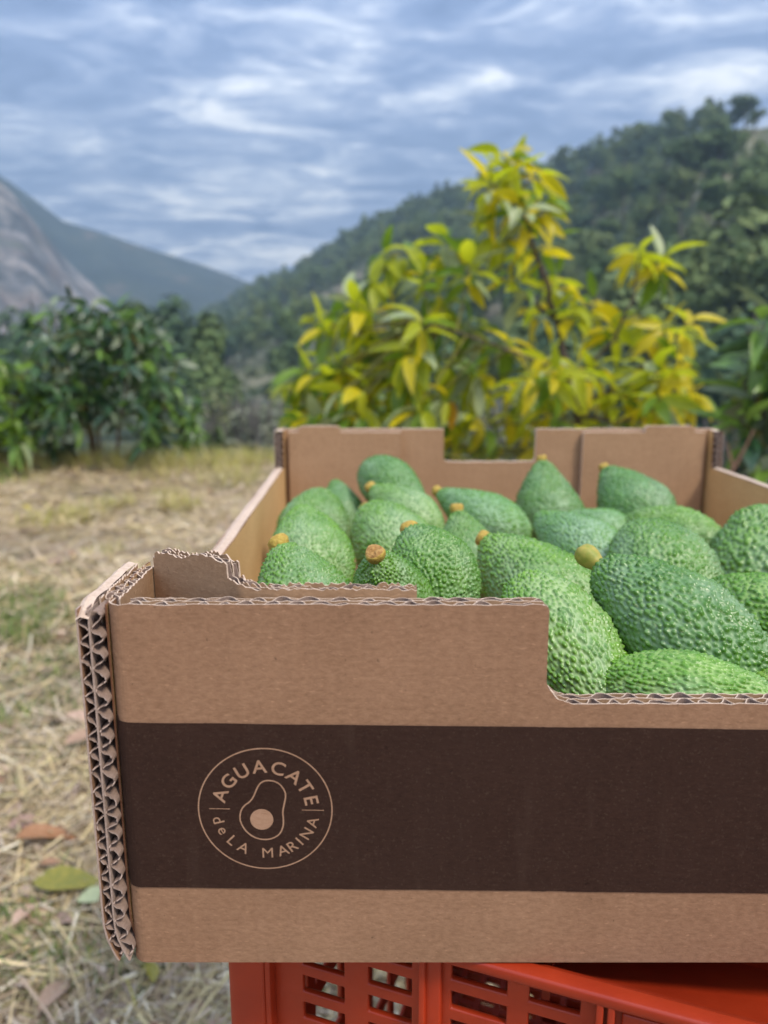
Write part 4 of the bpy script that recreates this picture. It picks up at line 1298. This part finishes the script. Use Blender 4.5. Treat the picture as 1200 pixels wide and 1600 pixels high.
b = MB(); b.box((-0.006, 0.0075, 0.0004), (0.372, 0.4835, 0.0034)); b.build('base_panel', M_kraft_in, box, scale=S)

# ------------------------------------------------------------------ avocados
def avocado_mesh(neck, fat, nb, amp, seed, nu=290, nv=180):
    """unit length along z (0 blunt end, 1 stem end), unit width; pebbly skin is real relief"""
    r_ = np.random.default_rng(seed)
    t = np.linspace(0, 1, nv)
    u = (1 - np.cos(math.pi * t)) / 2                       # rows gather at both ends
    def prof(z):
        body = np.sqrt(np.maximum(0, 1 - ((z - fat) / fat) ** 2))
        up = np.clip((z - fat) / (1 - fat), 0, 1)
        top_ = np.sqrt(np.maximum(0, 1 - up ** 2.6)) * (1 - (1 - neck) * up ** 1.15)
        return 0.5 * np.where(z < fat, body, top_)
    r = prof(u)
    th = np.linspace(0, 2 * math.pi, nu, endpoint=False)
    # uneven outline
    lop = 1 + 0.035 * np.cos(th[None, :] + 1.0) * np.sin(math.pi * u[:, None]) + 0.02 * np.cos(2 * th[None, :] + seed)
    X = r[:, None] * np.cos(th) * lop + 0.05 * np.sin(math.pi * u[:, None]) * math.cos(seed)
    Yy = r[:, None] * np.sin(th) * lop
    Z = np.broadcast_to(u[:, None], X.shape)
    asp = 1.42
    Q = np.stack([X, Yy, Z * asp], -1)
    # normals of the smooth body
    du = np.gradient(Q, axis=0); dv = np.roll(Q, -1, 1) - np.roll(Q, 1, 1)
    Nn = np.cross(dv, du); Nn /= np.linalg.norm(Nn, axis=2)[..., None] + 1e-9
    # pebbles: scattered points on the skin, evenly by area with a minimum gap
    zs = np.linspace(0, 1, 600); rr = prof(zs); w = (rr + 0.01) * np.sqrt(1 + np.minimum(np.abs(np.gradient(rr, zs)) / asp, 30) ** 2); cw = np.cumsum(w) / w.sum()
    cand_z = np.interp(r_.random(nb * 8), cw, zs); cand_t = r_.uniform(0, 2 * math.pi, nb * 8)
    cr_ = prof(cand_z)
    lopc = 1 + 0.035 * np.cos(cand_t + 1.0) * np.sin(math.pi * cand_z) + 0.02 * np.cos(2 * cand_t + seed)
    cr_ = cr_ * lopc
    cand = np.stack([cr_ * np.cos(cand_t) + 0.05 * np.sin(math.pi * cand_z) * math.cos(seed), cr_ * np.sin(cand_t), cand_z * asp], 1)
    gap = math.sqrt(3.6 / nb) * 0.86
    cell = {}; pts = []
    for p in cand:
        k = tuple((p // gap).astype(int))
        ok = True
        for i in (-1, 0, 1):
            for j in (-1, 0, 1):
                for l in (-1, 0, 1):
                    for q in cell.get((k[0] + i, k[1] + j, k[2] + l), ()):
                        if (p[0] - q[0]) ** 2 + (p[1] - q[1]) ** 2 + (p[2] - q[2]) ** 2 < gap * gap: ok = False; break
                    if not ok: break
                if not ok: break
            if not ok: break
        if ok:
            cell.setdefault(k, []).append(p); pts.append(p)
        if len(pts) >= nb: break
    pts = np.array(pts)
    kd = kdtree.KDTree(len(pts))
    for i, p in enumerate(pts): kd.insert(p, i)
    kd.balance()
    size = r_.uniform(0.75, 1.2, len(pts)); hgt = r_.uniform(0.4, 1.25, len(pts)); print('pebbles', len(pts), nb)
    flat = Q.reshape(-1, 3)
    bump_ = np.zeros(len(flat))
    rad = gap * 0.74
    for i, p in enumerate(flat):
        v = 0.0
        for co, k, d in kd.find_n(p, 2):
            x = d / (rad * size[k])
            if x < 1: v = max(v, hgt[k] * (1 - x * x) ** 1.2)
        bump_[i] = v
    bump_ = bump_.reshape(X.shape)
    end = np.clip((1 - u[:, None]) / 0.05, 0.35, 1) * np.clip(u[:, None] / 0.03, 0.3, 1)
    big = 0.006 * fbm(th[None, :] * 2 + 0 * u[:, None], u[:, None] * 9 + 0 * th[None, :], seed, 3) * np.sin(math.pi * u[:, None])
    Qd = Q + Nn * (amp * bump_ * end + big)[..., None]
    Qd[..., 2] /= asp
    n, m = X.shape
    idx = np.arange(n * m).reshape(n, m); nxt = np.roll(idx, -1, 1)
    F = np.stack([idx[:-1], nxt[:-1], nxt[1:], idx[1:]], -1).reshape(-1, 4)
    b = MB(); b.add(Qd.reshape(-1, 3), F)
    me = b.mesh('avocado_skin', [M_avo], smooth=True)
    a = me.attributes.new('bump', 'FLOAT', 'POINT'); a.data.foreach_set('value', bump_.ravel().astype(np.float32))
    return me
AV = [avocado_mesh(0.50, 0.43, 2700, 0.028, 1), avocado_mesh(0.62, 0.46, 2400, 0.028, 2), avocado_mesh(0.40, 0.40, 2800, 0.025, 3), avocado_mesh(0.58, 0.47, 2000, 0.031, 4)]
def stem_mesh(kind):
    b = MB()
    prof = {'cap': [(0.0, -0.4), (0.40, -0.4), (0.46, -0.05), (0.52, 0.12), (0.56, 0.34), (0.48, 0.48), (0.25, 0.50), (0.0, 0.45)],
            'knob': [(0.0, -0.3), (0.30, -0.3), (0.36, 0.1), (0.50, 0.45), (0.53, 0.75), (0.44, 1.0), (0.25, 1.08), (0.0, 1.05)]}[kind]
    n = 16
    th = np.linspace(0, 2 * math.pi, n, endpoint=False)
    V = np.concatenate([np.c_[r * np.cos(th) * (1 + 0.08 * np.cos(3 * th)), r * np.sin(th), np.full(n, z) + 0.04 * np.cos(2 * th + 1)] for r, z in prof])
    F, M_ = [], []
    for i in range(len(prof) - 1):
        for j in range(n):
            F.append((i * n + j, i * n + (j + 1) % n, (i + 1) * n + (j + 1) % n, (i + 1) * n + j)); M_.append(1 if i >= len(prof) - 3 else 0)
    b.add(V, F, M_)
    return b.mesh('stem', [M_stem if kind == 'cap' else M_stemgreen, M_stemcut], smooth=True)
ST = {k: stem_mesh(k) for k in ('cap', 'knob')}
G0, GD, GL, GB_, GY = (1, 1, 1), (0.76, 0.85, 0.92), (1.28, 1.18, 1.18), (1.10, 1.14, 1.55), (1.5, 1.25, 0.85)
GM = (0.86, 0.92, 0.78)
avos = [  # stem end px, py, Y   blunt end px, py, Y   width px  mesh  tint  stem  label
 (437, 852, .292, 486, 985, .272, 166, 0, G0, 'cap', 'bumpy green avocado nearest the torn corner flap, stem on top'),
 (587, 868, .262, 622, 985, .288, 132, 0, G0, 'cap', 'avocado behind the front edge with fine streaks round its stem'),
 (642, 830, .322, 704, 962, .285, 136, 3, GM, 'cap', 'dark coarse avocado with a brown stem, behind the streaked one'),
 (975, 1160, .234, 820, 918, .290, 160, 3, GL, None, 'long avocado with pebbly side that shows beside the front notch'),
 (757, 843, .365, 925, 1000, .312, 160, 0, GL, 'cap', 'avocado with yellow stem pointing aside, behind the long pebbly one'),
 (932, 880, .288, 1178, 1078, .246, 182, 3, GD, 'knob', 'large dark green avocado with a thick knobby green stem'),
 (1262, 1122, .220, 955, 1068, .246, 145, 3, (1.2, 1.2, 0.85), None, 'bright green avocado lying lengthwise along the notch of the front'),
 (1098, 930, .335, 1300, 1040, .255, 160, 3, (1.15, 1.15, 0.75), '', 'green avocado right of the large dark one, blunt end out of view'),
 (1180, 1085, .232, 1330, 1110, .222, 120, 1, GY, None, 'yellow green avocado of which only a sliver shows at the notch'),
 (992, 828, .405, 1072, 965, .330, 166, 0, G0, 'cap', 'green avocado with a yellow stem just behind the large dark one'),
 (1180, 792, .452, 1222, 985, .405, 198, 3, G0, '', 'big coarse upright avocado against the right wall of the box'),
 (975, 815, .515, 1125, 866, .460, 100, 1, GL, '', 'pale avocado lying in front of the back flap, behind a yellow stem'),
 (838, 806, .480, 965, 915, .395, 118, 2, GB_, '', 'bluish pale avocado in the middle of the box'),
 (880, 805, .545, 985, 850, .500, 84, 2, GB_, '', 'bluish avocado mostly hidden behind the pale one in the middle'),
 (846, 718, .625, 866, 838, .600, 112, 2, GD, 'cap', 'pear shaped avocado standing upright beside the back notch'),
 (944, 731, .635, 1018, 838, .585, 116, 2, (0.7, 0.85, 0.85), 'cap', 'avocado leaning against the back flap with a brown stem'),
 (684, 768, .565, 812, 838, .500, 88, 2, GB_, 'cap', 'slim avocado with an orange stem under the back notch'),
 (714, 797, .452, 738, 915, .425, 112, 2, GM, 'cap', 'upright avocado with a golden stem in the centre row'),
 (668, 812, .545, 580, 735, .615, 84, 2, GD, None, 'dark avocado at the back wall below the step of the panel'),
 (580, 762, .545, 672, 842, .490, 92, 2, GL, 'cap', 'light avocado with a small yellow stem in front of the dark one'),
 (572, 796, .475, 650, 905, .415, 122, 1, GL, 'cap', 'wide pale avocado with an ochre stem in the second row'),
 (505, 770, .545, 482, 862, .500, 108, 1, G0, '', 'green avocado touching the left wall near the back corner'),
 (523, 750, .630, 548, 840, .585, 76, 2, GD, '', 'small dark avocado in the back corner of the box'),
 (468, 797, .425, 505, 925, .368, 128, 0, GL, '', 'light green avocado between the left wall and the second row'),
]
for sx_, sy_, ys_, bx_, by_, yb_, wpx, mi, tint, stem, label in avos:
    Sp, Bp = P(sx_, sy_, ys_ * S), P(bx_, by_, yb_ * S)
    Bp = Bp + (Bp - Sp) * 0.06
    ax = Sp - Bp; ln = ax.length
    mid = (Sp + Bp) / 2
    depth = mid.y * CP + (HC - mid.z) * SP
    wd = wpx * 1.0 / 1200 * depth
    if ln < 1.34 * wd:                       # never shorter than the fruit is: the hidden end reaches deeper
        if stem is not None: Bp = Sp - ax.normalized() * 1.34 * wd
        else: Sp = Bp + ax.normalized() * 1.34 * wd
        ax = Sp - Bp; ln = ax.length
    q = ax.to_track_quat('Z', 'Y').to_matrix() @ Matrix.Rotation(random.uniform(0, 6.28), 3, 'Z')
    o = bpy.data.objects.new('avocado', AV[mi]); C.objects.link(o)
    o.matrix_world = Matrix.Translation(Bp) @ (q @ Matrix.Diagonal((wd, wd, ln))).to_4x4()
    o.color = (*tint, 1)
    tag(o, label, 'avocado', 'avocados in the cardboard box')
    if stem:
        c = bpy.data.objects.new('stem', ST[stem]); C.objects.link(c); c.parent = o
        k = (0.0066 if label.startswith('avocado behind the front edge') else 0.0078) * S if stem == 'cap' else 0.0088 * S
        c.matrix_local = Matrix.Translation((0, 0, 0.988)) @ Matrix.Diagonal((k / wd, k / wd, k / ln, 1))

# ------------------------------------------------------------------ air
hz = MB(); hz.box((-900, -30, -60), (900, 1150, 260))
mz = bpy.data.materials.new('haze'); mz.use_nodes = True
t = mz.node_tree; t.nodes.clear()
pv = t.nodes.new('ShaderNodeVolumePrincipled'); pv.inputs['Density'].default_value = 0.00095; pv.inputs['Color'].default_value = (0.46, 0.62, 0.79, 1)
ou = t.nodes.new('ShaderNodeOutputMaterial'); t.links.new(pv.outputs[0], ou.inputs['Volume'])
tag(hz.build('haze', mz), kind='stuff')
